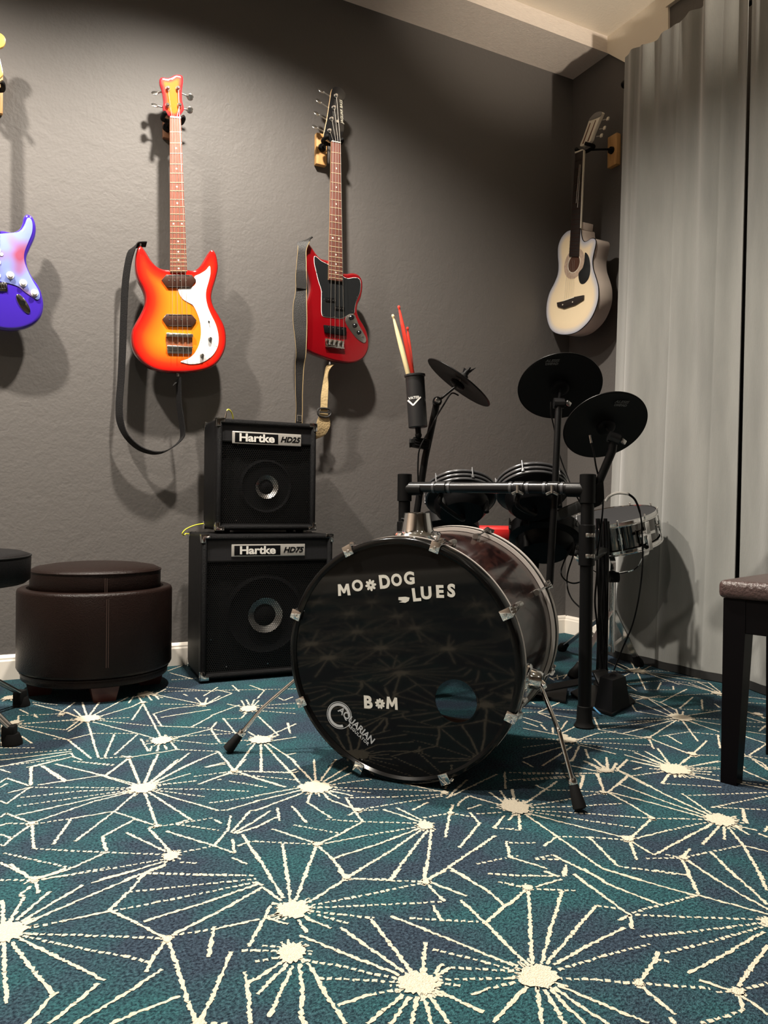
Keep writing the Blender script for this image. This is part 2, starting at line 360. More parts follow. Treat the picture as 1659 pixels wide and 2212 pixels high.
# ---------------------------------------------------------------- carpet pattern, traced tile by tile: (ox, oy, scale, lines, hubs)
S1 = 2.9625
TILES = [
 (0, 1880, S1, [
  [(15,190),(20,340)],[(155,90),(200,50),(60,-40)],[(155,170),(60,330)],[(125,160),(155,165)],[(200,100),(125,160)],[(225,60),(245,145)],[(0,62),(200,62)],[(320,135),(100,320)],[(530,95),(130,330)],
  [(225,55),(330,20),(420,-15)],[(260,60),(420,30),(700,-20)],[(200,300),(130,345)],[(880,35),(470,205),(150,345)],[(585,80),(870,0)],[(940,10),(820,140),(700,255),(880,340),(1075,440)],[(940,15),(1290,25),(1620,32)],
  [(820,140),(1230,95),(1640,55)],[(720,260),(1000,205),(1640,75)],[(920,325),(1300,210),(1659,85)],[(1100,415),(1400,265),(1659,120)],
  [(160,375),(400,325),(700,262)],[(160,405),(500,415),(1040,435)],[(150,420),(500,495),(800,550),(945,585)],[(130,440),(400,570),(670,705)],[(1060,450),(990,540),(930,650)],
  [(75,460),(220,650),(340,790),(378,780)],[(340,790),(175,984)],[(25,460),(30,650),(45,850)],[(630,720),(480,850),(310,984)],[(1035,635),(830,770),(480,984)],[(1150,805),(900,900),(700,984)],
  [(1075,445),(1130,600),(1200,840),(1260,984)],[(1100,415),(1380,375),(1659,310)],[(1370,360),(1335,555)],[(1480,520),(1350,830),(1285,960)],[(1659,360),(1590,490)],[(1545,515),(1659,508)],
  [(1565,650),(1585,720),(1600,984)],[(1585,720),(1635,690)],[(1285,975),(1450,980)]],
  [(45,395,108,62),(1275,975,36,26),(222,62,22,16),(1075,440,26,20)]),
 (550, 1880, S1, [
  [(70,-10),(185,180)],[(205,-10),(228,190)],[(340,-5),(265,190)],[(0,130),(55,105)],[(0,75),(50,95)],[(55,110),(165,195)],[(110,215),(180,215)],[(105,225),(60,310),(0,420)],[(75,300),(215,345)],
  [(345,205),(590,50),(680,-5)],[(540,0),(590,50)],[(590,50),(870,65),(1090,72)],[(870,65),(930,-10)],[(1085,75),(1092,-20)],[(1100,60),(1220,0)],[(360,225),(720,155),(1090,78)],[(360,240),(900,215),(1200,200)],
  [(1110,90),(1215,200)],[(1120,75),(1360,165)],[(1260,0),(1500,135),(1600,225),(1659,195)],[(1495,20),(1659,35)],[(1560,75),(1659,90)],[(350,260),(560,285),(770,305)],[(400,285),(600,338)],[(320,300),(490,370)],
  [(280,315),(335,400)],[(290,415),(520,510),(930,670)],[(550,365),(740,500),(950,650)],[(745,310),(860,460),(1000,645)],[(870,290),(1180,415),(1659,610)],[(1320,190),(1480,340),(1659,520)],[(1600,225),(1480,335)],
  [(1140,225),(1195,315)],[(995,305),(1430,330)],[(320,575),(520,605),(770,665),(930,695)],[(410,690),(640,700),(930,715)],[(530,865),(740,795),(920,760)],[(340,590),(420,730),(580,984)],[(285,600),(310,780),(295,930),(320,984)],
  [(245,610),(165,780),(90,940)],[(210,600),(20,790)],[(190,580),(30,680),(0,700)],[(0,585),(160,555)],[(0,512),(140,515)],[(50,480),(150,490)],[(1095,460),(1070,660)],[(1145,505),(1480,590),(1659,640)],
  [(1150,660),(1205,595)],[(1160,680),(1250,620),(1659,645)],[(1170,700),(1659,690)],[(1170,715),(1330,740)],[(1390,795),(1480,760),(1659,720)],[(1150,760),(1360,860),(1465,905)],[(1110,795),(1250,984)],[(1080,800),(1130,984)],
  [(1040,805),(1005,984)],[(990,810),(870,984)],[(950,795),(820,900),(720,984)],[(1659,830),(1530,970)]],
  [(250,248,105,52),(235,525,80,72),(1045,720,122,70),(1095,75,22,14),(590,48,20,10)]),
 (1099, 1880, S1, [
  [(0,32),(290,38)],[(0,90),(110,110)],[(0,220),(110,120)],[(360,-20),(350,40)],[(170,105),(340,55)],[(225,5),(320,40)],[(180,120),(430,130)],[(340,130),(260,400),(210,600)],[(125,130),(150,600)],
  [(0,490),(130,610)],[(240,600),(400,410),(560,225),(700,245)],[(290,605),(520,475),(740,365)],[(320,635),(600,550),(900,470)],[(310,690),(560,700),(810,725)],[(415,25),(600,160),(775,285)],[(480,-10),(640,90),(970,220)],
  [(600,-10),(830,60),(1210,165)],[(790,270),(1000,215),(1210,160)],[(700,320),(775,285),(790,375)],[(810,285),(1200,300),(1659,315)],[(930,0),(1160,32)],[(1140,-10),(1215,160),(1420,215),(1659,280)],
  [(1235,0),(1480,150),(1659,250)],[(1415,0),(1560,130),(1659,220)],[(1590,0),(1655,130)],[(845,425),(1050,405),(1640,335)],[(1000,530),(1280,460),(1659,350)],[(1150,660),(1380,540),(1580,420),(1640,395)],[(1659,480),(1540,640),(1470,745)],
  [(950,520),(940,570),(830,725)],[(940,565),(1050,590)],[(820,720),(940,730),(1290,755)],[(830,730),(940,820),(1065,920)],[(1215,700),(1430,770),(1530,830),(1659,920)],[(1330,780),(1430,775)],[(1480,770),(1659,720)],
  [(1470,780),(1505,890),(1400,930),(1210,984)],[(1030,940),(1060,984)],[(310,735),(520,820),(680,890),(895,975)],[(290,750),(460,870),(640,984)],[(275,760),(380,880),(495,984)],[(230,765),(330,930),(360,984)],
  [(185,765),(215,984)],[(120,745),(0,860)],[(0,590),(60,610)],[(0,690),(60,680)]],
  [(185,680,120,72),(120,110,32,16),(1655,330,36,24),(1465,775,36,20),(830,722,24,18)]),
 (0, 1640, S1, [
  [(0,45),(370,0)],[(0,150),(40,120),(190,170),(205,45),(170,52)],[(205,45),(370,5)],[(45,155),(0,180)],[(50,215),(190,180),(40,285),(0,265)],[(260,40),(415,145)],[(190,180),(450,180),(850,185)],[(355,30),(600,90),(860,170)],
  [(640,105),(440,135),(240,165)],[(670,105),(820,0)],[(470,12),(730,42)],[(830,0),(890,150)],[(990,0),(925,150)],[(1140,0),(950,155)],[(960,160),(1190,45),(1290,0)],[(970,165),(1220,90)],[(980,172),(1250,138)],[(985,188),(1290,192)],
  [(970,195),(1310,240)],[(1310,50),(1440,20)],[(130,245),(500,205),(850,190)],[(110,300),(430,255),(850,195)],[(100,360),(400,295),(650,240),(850,200)],[(210,405),(600,270),(860,205)],[(870,215),(730,335),(480,525)],
  [(730,335),(980,420)],[(720,335),(480,375),(220,415)],[(860,385),(655,495),(680,590)],[(930,220),(1005,430)],[(950,210),(1230,390)],[(970,200),(1160,260),(1390,325)],[(950,435),(1010,430),(1150,410),(1360,375)],
  [(950,440),(1090,590)],[(1130,415),(1400,455)],[(1210,385),(1130,410)],[(0,370),(40,345),(205,410),(215,570)],[(0,425),(50,410),(190,412)],[(0,480),(75,505),(205,415)],[(75,505),(20,555),(0,545)],[(460,375),(340,545)],
  [(215,572),(450,585),(680,595),(1060,610)],[(680,595),(450,700),(230,770)],[(25,600),(450,695)],[(0,660),(150,735),(210,770)],[(810,470),(1060,590)],[(1060,460),(1360,550),(1500,600),(1490,510)],[(1475,360),(1460,450),(1370,550)],
  [(1130,600),(1350,560)],[(1150,660),(1270,665)],[(1480,630),(1580,670)],[(1050,640),(620,715),(250,770)],[(1060,650),(900,700),(640,770)],[(1060,670),(940,720),(880,770)],[(940,730),(1260,740),(1620,745)],[(1060,680),(800,770)],
  [(1480,470),(1600,330),(1659,320)],[(1490,475),(1659,380)],[(1510,475),(1659,425)],[(1550,480),(1659,650)],[(1610,525),(1659,525)],[(1520,555),(1600,525)],
  [(1240,110),(1500,75)],[(1440,0),(1500,75),(1570,0)],[(1500,78),(1659,78)],[(1520,80),(1659,130)],[(1500,80),(1350,130),(1270,160)],[(1390,130),(1420,130)],[(1465,140),(1659,170)],[(1290,190),(1590,205)],[(1340,280),(1659,235)],[(1380,328),(1450,325),(1659,265)],
  [(1370,385),(1420,410)]],
  [(915,183,80,30),(1095,620,48,46),(1500,76,20,8),(205,410,20,12),(1005,428,18,9),(225,765,26,10)]),
 (550, 1640, S1, [
  [(40,0),(40,80)],[(0,80),(240,88)],[(150,0),(240,90),(285,150)],[(280,75),(240,88)],[(235,0),(370,140)],[(380,0),(390,140)],[(520,0),(420,140)],[(0,120),(190,178)],[(0,170),(80,180)],[(0,235),(300,180)],[(0,270),(310,195)],[(0,330),(160,270),(310,215)],
  [(600,45),(440,145)],[(460,160),(620,85)],[(470,165),(750,128)],[(480,180),(1210,205)],[(470,190),(740,215)],[(450,200),(545,250)],[(370,200),(335,275),(490,375)],[(430,205),(480,260),(660,325)],[(580,245),(690,400)],[(580,248),(900,240),(1200,225)],[(480,200),(630,235)],
  [(600,360),(660,325),(790,325)],[(680,320),(1200,235)],[(240,300),(330,405)],[(145,310),(160,395)],[(0,395),(100,330)],[(0,440),(140,370)],[(460,385),(690,400),(1060,410)],[(680,405),(545,480),(400,545)],[(250,420),(545,475)],[(110,445),(400,540)],
  [(0,525),(400,545)],[(180,540),(210,770)],[(400,550),(310,770)],[(400,550),(500,640),(590,755)],[(0,590),(110,770)],[(450,540),(700,490),(1060,430)],[(500,640),(560,615),(800,540),(1060,440)],[(590,755),(850,600),(1070,450)],
  [(870,770),(950,655),(1100,460)],[(1130,450),(1110,640),(1085,770)],[(600,765),(870,768)],[(820,320),(1060,400)],[(905,310),(1070,390)],[(1010,325),(1110,275)],[(1080,375),(1250,345),(1420,372)],[(1270,290),(1250,345),(1220,500)],
  [(1300,300),(1310,275),(1370,235)],[(1230,250),(1360,130)],[(1250,240),(1550,95)],[(1220,190),(1230,170)],[(950,155),(1210,210)],[(1360,320),(1450,290)],[(1380,340),(1440,410),(1310,565)],[(1420,350),(1590,338)],[(1375,235),(1600,300)],[(1510,310),(1600,310)],
  [(1570,200),(1620,270)],[(1500,210),(1600,280)],[(1650,190),(1655,270)],[(1600,360),(1530,440),(1659,445)],[(1540,490),(1240,690),(1110,770)],[(1240,690),(1380,770)],[(1600,80),(1605,190)],[(1610,525),(1635,630),(1659,630)],[(1420,670),(1610,630)],[(1495,732),(1659,742)]],
  [(385,180,95,36),(1095,425,46,36),(1645,300,66,36),(400,545,26,12),(590,755,26,14),(660,325,22,12),(1215,215,22,10),(1255,345,16,16)]),
 (1099, 1640, S1, [
  [(20,190),(40,270)],[(100,285),(240,190),(310,140)],[(170,165),(240,195)],[(245,198),(420,200),(610,212)],[(0,85),(560,90)],[(0,135),(480,100),(455,190)],[(130,300),(330,265),(610,215)],[(140,310),(450,300),(735,282)],[(140,325),(500,348),(915,378)],
  [(130,335),(560,400),(820,440)],[(120,345),(350,405),(740,500)],[(100,350),(310,495),(600,700),(850,770)],[(65,350),(70,455),(0,445)],[(0,390),(30,355)],[(0,535),(175,535)],[(225,555),(310,495),(520,500),(740,515)],
  [(340,30),(420,0)],[(400,40),(560,75)],[(480,10),(600,75)],[(550,0),(620,70)],[(625,0),(635,65)],[(690,30),(665,65)],[(760,0),(690,65),(780,105),(1000,225),(1290,360)],[(735,35),(690,60)],[(570,90),(610,210)],[(630,215),(760,105)],
  [(640,215),(780,290),(925,378)],[(650,212),(900,275),(1260,375)],[(710,160),(1000,270),(1270,365)],[(915,378),(1100,380),(1260,385)],[(915,380),(770,510)],[(820,505),(1000,460),(1280,400)],[(770,515),(820,645)],[(780,525),(930,612)],[(930,612),(1080,530),(1300,415)],
  [(1000,610),(1110,630)],[(880,635),(1110,630)],[(1160,570),(1110,630)],[(1110,640),(1165,770)],[(1130,640),(1330,770)],[(1110,632),(1250,600),(1500,550)],[(1300,600),(1470,770)],[(1400,430),(1500,550),(1630,770)],[(1500,550),(1659,590)],
  [(1345,430),(1240,545)],[(1380,430),(1380,515)],[(1430,420),(1590,455)],[(1450,430),(1540,485)],[(1600,475),(1659,500)],[(1110,220),(1300,350)],[(1150,232),(1659,212)],[(1659,235),(1340,300),(1295,310)],[(1300,305),(1659,325)],[(1500,315),(1505,400)],
  [(1440,400),(1520,410)],[(1635,465),(1659,430)],[(520,505),(700,685),(1160,745)],[(0,620),(60,620)],[(20,630),(250,700)],[(170,635),(280,612),(420,680),(600,770)],[(320,640),(170,640)],[(370,675),(360,745)],[(0,742),(340,748)],[(230,715),(300,745)],[(415,735),(470,770)],
  [(780,10),(1000,60)],[(850,0),(1000,50)],[(900,0),(1010,45)],[(1000,0),(1040,45)],[(1130,0),(1080,45)],[(1110,55),(1345,10)],[(1120,60),(1345,50)],[(1120,70),(1300,80)],[(1110,80),(1345,105)],[(1030,90),(980,155),(1370,178)],[(1130,110),(1345,135)],[(990,80),(800,105)],[(850,50),(800,65)],[(900,60),(990,62)],
  [(1060,90),(1065,115)],[(1090,90),(1100,115)],[(1560,0),(1659,70)],[(1480,60),(1659,140)],[(1460,140),(1659,170)],[(1460,150),(1659,190)],[(1500,330),(1525,410)]],
  [(50,310,78,36),(620,75,44,10),(1065,65,80,28),(1355,390,88,34),(765,510,34,16),(1120,632,22,14),(605,212,20,8),(915,378,18,8),(1485,50,20,14)]),
 (0, 1430, 2.592, [
  [(940,50),(1020,20)],[(950,60),(1080,95)],[(960,100),(1100,90)],[(930,140),(1200,165)],[(1030,180),(1050,190)],[(1220,140),(1140,190)],[(1300,130),(1340,165)],[(1210,155),(1300,175)],[(900,165),(1659,150)],[(1400,130),(1480,160),(1440,205)],
  [(860,180),(1150,240)],[(1095,200),(1130,235)],[(1160,200),(1145,235)],[(1230,190),(1150,240)],[(1150,240),(900,235)],[(1150,240),(1300,175)],[(770,185),(800,230),(900,420)],[(870,180),(930,150)],[(720,230),(750,190)],[(830,190),(850,215)],[(860,180),(890,210)],[(850,185),(910,200)],
  [(190,235),(340,275),(450,310)],[(110,265),(160,290)],[(190,290),(210,310)],[(100,300),(330,290),(420,225)],[(180,225),(330,240)],[(415,265),(460,310)],[(460,225),(485,300)],[(560,220),(500,300)],[(720,195),(510,305)],[(370,280),(450,315)],[(540,310),(740,250),(790,225)],[(550,320),(730,310)],[(540,325),(820,355),(1180,370)],
  [(520,335),(770,400)],[(490,335),(550,535)],[(470,330),(380,390)],[(430,325),(100,345)],[(430,320),(100,350)],[(440,330),(370,380)],[(100,360),(380,435),(510,540)],[(100,355),(370,380)],[(120,415),(180,455)],[(380,435),(520,400),(770,400)],
  [(640,405),(585,535)],[(770,405),(640,520)],[(800,235),(740,325)],[(860,290),(960,260),(1150,240)],[(860,290),(905,360),(1080,365)],[(1190,300),(1070,365)],[(900,310),(1180,265)],[(790,430),(830,500)],[(770,400),(870,430)],[(950,420),(1300,400)],[(950,435),(1180,460),(1300,450)],[(960,450),(990,490),(1220,500)],
  [(850,470),(840,500)],[(890,460),(880,500)],[(920,465),(935,490)],[(960,430),(1180,375)],[(680,525),(720,535),(870,510),(990,490)],[(720,535),(780,680)],[(720,535),(590,640)],[(560,540),(720,530)],[(885,515),(810,680)],[(1060,510),(830,685)],[(840,690),(1040,580),(1220,505)],
  [(0,520),(400,490)],[(0,550),(400,500)],[(0,585),(400,510)],[(400,510),(410,530),(460,550)],[(410,555),(640,575)],[(400,530),(170,590),(175,690)],[(240,580),(370,665)],[(310,570),(580,635),(780,690)],[(0,480),(200,480)],[(0,600),(60,620)],
  [(10,350),(12,470)],[(105,300),(100,330)],[(190,300),(210,312)],[(300,430),(380,432)],[(1180,375),(1230,450)],[(1215,335),(1180,375)],[(1180,375),(1340,400)],[(1250,315),(1320,400)],[(1340,240),(1180,300)],[(1350,250),(1270,235)],[(1350,215),(1370,245)],[(1380,210),(1395,240)],[(1425,210),(1410,240)],[(1450,215),(1420,245)],
  [(1430,270),(1659,290)],[(1440,255),(1659,260)],[(1440,245),(1659,230)],[(1430,290),(1560,410)],[(1380,285),(1350,315),(1240,320)],[(1560,200),(1590,215),(1640,195)],[(1610,340),(1625,400)],[(1470,430),(1659,345)],[(1500,445),(1659,420)],[(1340,440),(1420,435)],[(1390,390),(1430,415)],[(1560,410),(1490,425)],
  [(1430,450),(1310,610)],[(1460,460),(1465,615)],[(1480,460),(1600,590),(1659,650)],[(1500,455),(1659,560)],[(1220,500),(1310,610),(1659,618)],[(1310,610),(1110,685)],[(1330,615),(1600,700)],[(1240,620),(1659,660)],[(1600,520),(1659,510)],[(1150,590),(1260,570)],[(850,690),(1100,665)],[(1659,600),(1600,620)]],
  [(492,318,62,17),(905,440,54,26),(1395,262,46,18),(1460,436,60,20),(815,180,40,14),(55,200,36,20),(1140,238,22,8),(80,340,30,16),(345,295,16,20),(800,228,16,8),(1310,608,16,8),(720,535,14,6)]),
 (1130, 1380, 3.136, [
  [(715,125),(760,210)],[(795,180),(775,210)],[(905,165),(800,215)],[(640,165),(740,210)],[(570,155),(700,212)],[(820,215),(1130,225)],[(820,225),(1060,310)],[(815,228),(1250,300)],[(820,222),(1240,275)],[(775,230),(830,345)],[(720,235),(600,290)],[(715,225),(570,215)],[(965,170),(985,195)],[(1050,300),(1150,320),(1320,370)],
  [(1255,295),(1335,360)],[(1120,300),(1310,365)],[(1180,290),(1320,360)],[(670,290),(770,350)],[(935,295),(910,345)],[(1020,345),(1015,320)],[(650,300),(920,285),(1240,300)],[(840,345),(1015,345)],[(660,370),(800,400)],[(1110,340),(930,430)],[(930,385),(820,400)],[(840,400),(720,370)],[(820,400),(740,420)],[(840,400),(940,435),(1030,480)],[(1300,370),(1100,380),(840,402)],
  [(840,400),(1030,520)],[(760,425),(1010,525)],[(1150,395),(1060,470)],[(1210,410),(1215,475)],[(1060,475),(1335,487)],[(1035,475),(1050,520)],[(1085,490),(1080,515)],[(730,435),(765,490),(1000,530)],[(480,530),(515,615),(840,672)],[(1300,440),(1330,465)],[(1110,520),(1335,485)],[(1010,540),(760,535)],[(1010,545),(520,575)],[(1020,550),(680,640)],[(1040,550),(850,670),(885,745)],[(1010,540),(540,610)],
  [(1080,555),(1185,695)],[(1100,550),(1330,630)],[(1120,545),(1335,580)],[(1120,535),(1335,545)],[(860,675),(1140,785)],[(980,655),(1075,712)],[(925,660),(1120,630),(1320,650),(1335,740)],[(1245,690),(1150,780),(1080,840)],[(1000,730),(1150,785),(1320,790)],[(840,672),(660,640)],
  [(280,660),(260,640),(380,580)],[(300,555),(250,620)],[(120,580),(160,620)],[(200,600),(205,640)],[(0,530),(130,570)],[(0,560),(100,595)],[(100,500),(250,560)],[(0,500),(110,495),(180,460),(250,430)],[(120,395),(160,430)],[(60,430),(80,440)],[(0,465),(370,485)],[(110,500),(370,540)],
  [(0,605),(260,655)],[(350,690),(500,640),(640,625)],[(340,680),(850,672)],[(350,695),(860,720)],[(360,705),(780,765)],[(370,715),(630,780)],[(380,725),(330,830)],[(0,675),(260,680)],[(0,735),(270,700)],[(0,810),(300,720)],[(130,860),(330,730)],[(420,745),(445,810)],[(0,830),(70,870)],
  [(685,785),(960,865)],[(755,770),(970,855)],[(825,760),(980,850)],[(910,740),(990,845)],[(735,825),(950,870)],[(330,860),(520,900)],[(415,825),(560,890)],[(475,810),(570,885)],[(565,800),(575,885)],[(630,840),(600,890)],[(705,820),(640,885)],[(495,910),(535,1000)],[(0,915),(500,910)],[(0,960),(410,930),(390,1000)],
  [(1500,390),(1659,410)],[(1500,430),(1659,440)],[(1480,480),(1659,540)],[(1480,490),(1600,510),(1630,540)],[(1480,520),(1659,575),(1600,625)],[(1480,560),(1659,570)],[(1470,590),(1659,600)],[(1470,620),(1659,650)],[(1470,650),(1650,710),(1530,790)],[(1470,740),(1500,790),(1659,810)],[(1470,800),(1520,795),(1620,840),(1659,880)],
  [(1100,870),(1335,830)],[(1110,885),(1335,880)],[(1110,890),(1280,905)],[(1080,910),(1335,965)],[(990,910),(940,980)],[(720,930),(950,900)],[(630,1000),(710,930)],[(640,890),(850,1000)],[(750,885),(800,870)],[(190,270),(300,240)],[(180,260),(210,280)],[(230,245),(235,275)],[(300,240),(270,270)],[(240,320),(300,315)]],
  [(768,218,58,14),(1068,535,66,22),(1025,885,90,32),(300,685,55,20),(560,893,40,8),(1310,368,30,14),(822,400,22,8),(850,672,18,8),(1145,782,26,12),(1590,512,26,12),(280,658,22,10)]),
]

def carpet():
    mb = MB(); bm = mb.bm
    mb.box((0.575, 0.26, -0.01), (4.25, 5.72, 0.02), mi=0)
    rnd = random.Random(3); WEFT = V(math.cos(YAW), -math.sin(YAW), 0)
    def line(a, b, hw):
        d = b-a; L = d.length
        if L < 0.004: return
        t = d/L; s = V(-t.y, t.x, 0); n = max(1, int(L/0.0038)); prev = None; al = abs(t.dot(WEFT)); hw *= 1.0 if al < .8 else .92
        for i in range(n+1):
            w = hw*rnd.uniform(0.5, 1.35); o = rnd.uniform(-0.0014, 0.0014); c = a + t*(L*i/n + rnd.uniform(-.001, .001)) + s*o
            cur = (bm.verts.new(c+s*w), bm.verts.new(c-s*w))
            if prev and not (al > .9 and i % 3 == 0): bm.faces.new((prev[1], prev[0], cur[0], cur[1])).material_index = 1
            prev = cur
    def blob(c, rx, ry, ex, ey):
        n = 44; vv = []
        for k in range(n):
            t = 2*PI*k/n; q = rnd.uniform(0.86, 1.24); vv.append(bm.verts.new(c+ex*(rx*q*math.cos(t))+ey*(ry*q*math.sin(t))))
        f = bm.faces.new(vv); f.material_index = 1
    Z = 0.0010; hz = [0.0003]
    for ox, oy, s, lines, hubs in TILES:
        for ln in lines:
            Zl = Z-rnd.uniform(0, .0004); pts = [P(ox+a/s, oy+b/s, z=Zl) for a, b in ln]
            for a, b in zip(pts[:-1], pts[1:]): line(a, b, 0.0030)
        for hx, hy, rx, ry in hubs:
            c = P(ox+hx/s, oy+hy/s, z=Z); e = P(ox+(hx+rx)/s, oy+hy/s, z=Z); f = P(ox+hx/s, oy+(hy+ry)/s, z=Z)
            ex = (e-c); ey = (f-c); ex.z = ey.z = 0
            r1, r2 = ex.length, min(ey.length, ex.length*1.3)
            for k in range(14):
                ta = rnd.uniform(0, 2*PI); dd = ex.normalized()*math.cos(ta)*r1+V(0,0,1).cross(ex).normalized()*math.sin(ta)*r2
                line(c-V(0, 0, .0003), c-V(0, 0, .0003)+dd*rnd.uniform(1.2, 1.75), .0022)
            hz[0] += .00003; blob(c+V(0, 0, hz[0]), r1, r2, ex.normalized(), (V(0,0,1).cross(ex)).normalized())
    # the same starbursts over the rest of the room
    for i in range(-8, 9):
        for j in range(-8, 10):
            c = V(i*0.33+(j % 2)*0.16+rnd.uniform(-.09, .09), j*0.31+rnd.uniform(-.09, .09), Z)
            if not (-1.35 < c.x < 2.5 and -2.4 < c.y < 2.95): continue
            for k in range(18):
                a = 2*PI*(k+rnd.uniform(-.3, .3))/18; L = rnd.uniform(.1, .27); e = c+V(math.cos(a), math.sin(a), 0)*L
                ok = True
                for q in (c, c.lerp(e, .5), e):
                    dd = (q-CAM); zc = dd.dot(FW)
                    if zc > 0.1:
                        px = IW/2+FPX*dd.dot(RT)/zc; py = IH/2-FPX*dd.dot(UP)/zc
                        if -15 < px < IW+15 and 1400 < py < IH+15: ok = False
                if ok and -1.5 < e.x < 2.5 and abs(e.y) < 2.9:
                    line(c, e, 0.0031)
                    if k == 0: blob(c+V(0, 0, .0002), .03, .028, V(1, 0, 0), V(0, 1, 0))
    teal = mat('teal carpet pile', (0.012, 0.075, 0.105), 0.95, bump=1.0, bscale=420, sheen=0.0, spec=.15); nt = teal.node_tree; b = nt.nodes['Principled BSDF']
    tc = nt.nodes.new('ShaderNodeTexCoord')
    def noise(sc, det):
        n = nt.nodes.new('ShaderNodeTexNoise'); n.inputs['Scale'].default_value = sc; n.inputs['Detail'].default_value = det
        nt.links.new(tc.outputs['Object'], n.inputs[0]); return n
    n1 = noise(5.5, 6); n2 = noise(210, 4)
    r1 = nt.nodes.new('ShaderNodeValToRGB'); e = r1.color_ramp.elements; e[0].position = 0.40; e[1].position = 0.62
    e[0].color = (0.046, 0.074, 0.112, 1); e[1].color = (0.038, 0.125, 0.148, 1)
    r2 = nt.nodes.new('ShaderNodeValToRGB'); e = r2.color_ramp.elements; e[0].position = 0.36; e[1].position = 0.68
    e[0].color = (0.34, 0.34, 0.40, 1); e[1].color = (1.75, 1.75, 1.65, 1)
    mx = nt.nodes.new('ShaderNodeMix'); mx.data_type = 'RGBA'; mx.blend_type = 'MULTIPLY'; mx.inputs[0].default_value = 1
    nt.links.new(n1.outputs[0], r1.inputs[0]); nt.links.new(n2.outputs[0], r2.inputs[0])
    nt.links.new(r1.outputs[0], mx.inputs[6]); nt.links.new(r2.outputs[0], mx.inputs[7]); nt.links.new(mx.outputs[2], b.inputs['Base Color'])
    cream = mat('cream carpet tufts', (0.80, 0.70, 0.52), 0.95, bump=0.8, bscale=500, col2=(0.95, 0.85, 0.66), nscale=350, sheen=0.2)
    o = mb.build('floor', [teal, cream], loc=V(0, 0, 0), smooth=0, recalc=False); tag(o, kind='structure')
carpet()

# ---------------------------------------------------------------- room
YW, XR, XL, YF = 3.12, 2.70, -1.55, -2.60
def struct(name, c, size, m, bev=0): o = MB().box(c, size, bev=bev).build(name, m, smooth=0); return tag(o, kind='structure')
struct('wall_back', ((XL+XR)/2, YW+.05, 1.48), (XR-XL+.2, .1, 2.98), M_wall)
struct('wall_right', (XR+.05, (YF+YW)/2, 1.48), (.1, YW-YF, 2.98), M_wall)
struct('wall_left', (XL-.05, (YF+YW)/2, 1.48), (.1, YW-YF, 2.98), M_wallb)
struct('wall_front', ((XL+XR)/2, YF-.05, 1.48), (XR-XL+.2, .1, 2.98), M_wallb)
struct('ceiling', ((XL+XR)/2, (YF+YW)/2, CEIL+.05), (XR-XL+.2, YW-YF+.2, .1), M_cream)
struct('trim_1', ((XL+XR)/2, 2.99, 2.93), (XR-XL, .26, .082), M_beam)            # beam along the back wall
_m = MB(); _m.prism([P(a, b, x=XR-.012) for a, b in ((1309,113),(1352,136),(1400,170),(1443,160),(1443,22),(1443,-25),(1309,-25))], V(.012, 0, 0)); tag(_m.build('trim_2', M_cream, smooth=0), kind='structure')
struct('trim_3', (XR-.01, -.06, 2.935), (.02, 5.1, .07), M_cream)
def baseboard(name, a, b, nrm):
    a, b, nrm = Vector(a), Vector(b), Vector(nrm)
    pr = [(0, 0), (.014, 0), (.014, .068), (.011, .074), (.011, .080), (.006, .088), (0, .0907)]
    mb = MB(); mb.prism([a+nrm*p+V(0, 0, q) for p, q in pr], b-a)
    tag(mb.build(name, M_base, smooth=0), kind='structure')
baseboard('baseboard_back', (XL, YW, 0), (XR, YW, 0), (0, -1, 0))
baseboard('baseboard_right', (XR, YW-.014, 0), (XR, YF, 0), (-1, 0, 0))
baseboard('baseboard_left', (XL, YW-.014, 0), (XL, YF, 0), (1, 0, 0))

M_lens = mat('lamp glass', (0.9, 0.85, 0.75), 0.4, emit=((1.0, 0.82, 0.62), 6.0))
for i, (x, y, w, half) in enumerate(CANS):
    t = thing('ceiling_light', (x, y, CEIL-.006), 'round recessed ceiling lamp with white trim ring', 'ceiling light', 'recessed ceiling lamps')
    MB().ring((x, y, CEIL-.006), (0, 0, 1), .052, .078, 0, .006, n=32).build('trim_ring', M_base, t)
    MB().lathe([(.001, 0), (.05, 0), (.05, .003), (.001, .003)], (x, y, CEIL-.004), (0, 0, 1), 32).build('lens', M_lens, t)
    ld = bpy.data.lights.new('can_lamp', 'SPOT'); ld.energy = w; ld.spot_size = R(2*half); ld.spot_blend = 0.62
    ld.shadow_soft_size = 0.055; ld.color = (1.0, 0.915, 0.80)
    lo = bpy.data.objects.new('can_lamp', ld); COL.objects.link(lo); lo.location = (x, y, CEIL-.02)

# ---------------------------------------------------------------- curtains
M_velvet = mat('grey velvet', (0.175, 0.178, 0.168), 0.85, sheen=0.8, bump=0.12, bscale=60, col2=(0.225, 0.228, 0.214), nscale=2.5, stretch=(1, 5, .8))
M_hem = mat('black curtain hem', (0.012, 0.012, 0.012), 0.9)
CX = 2.47
top = [(1327, 150), (1345, 122), (1380, 103), (1405, 99), (1425, 82), (1440, 68), (1470, 48), (1490, 25), (1520, 10), (1535, 0), (1560, -6), (1600, -10), (1640, -22)]
TOP = sorted([(p.y, p.z) for p in (P(a, b, x=CX) for a, b in top)])
def topz(y):
    if y <= TOP[0][0]: return TOP[0][1]-.004+.012*math.sin(y*31)
    if y >= TOP[-1][0]: return TOP[-1][1]
    for (a, za), (b, zb) in zip(TOP[:-1], TOP[1:]):
        if a <= y <= b: return za+(zb-za)*(y-a)/(b-a)
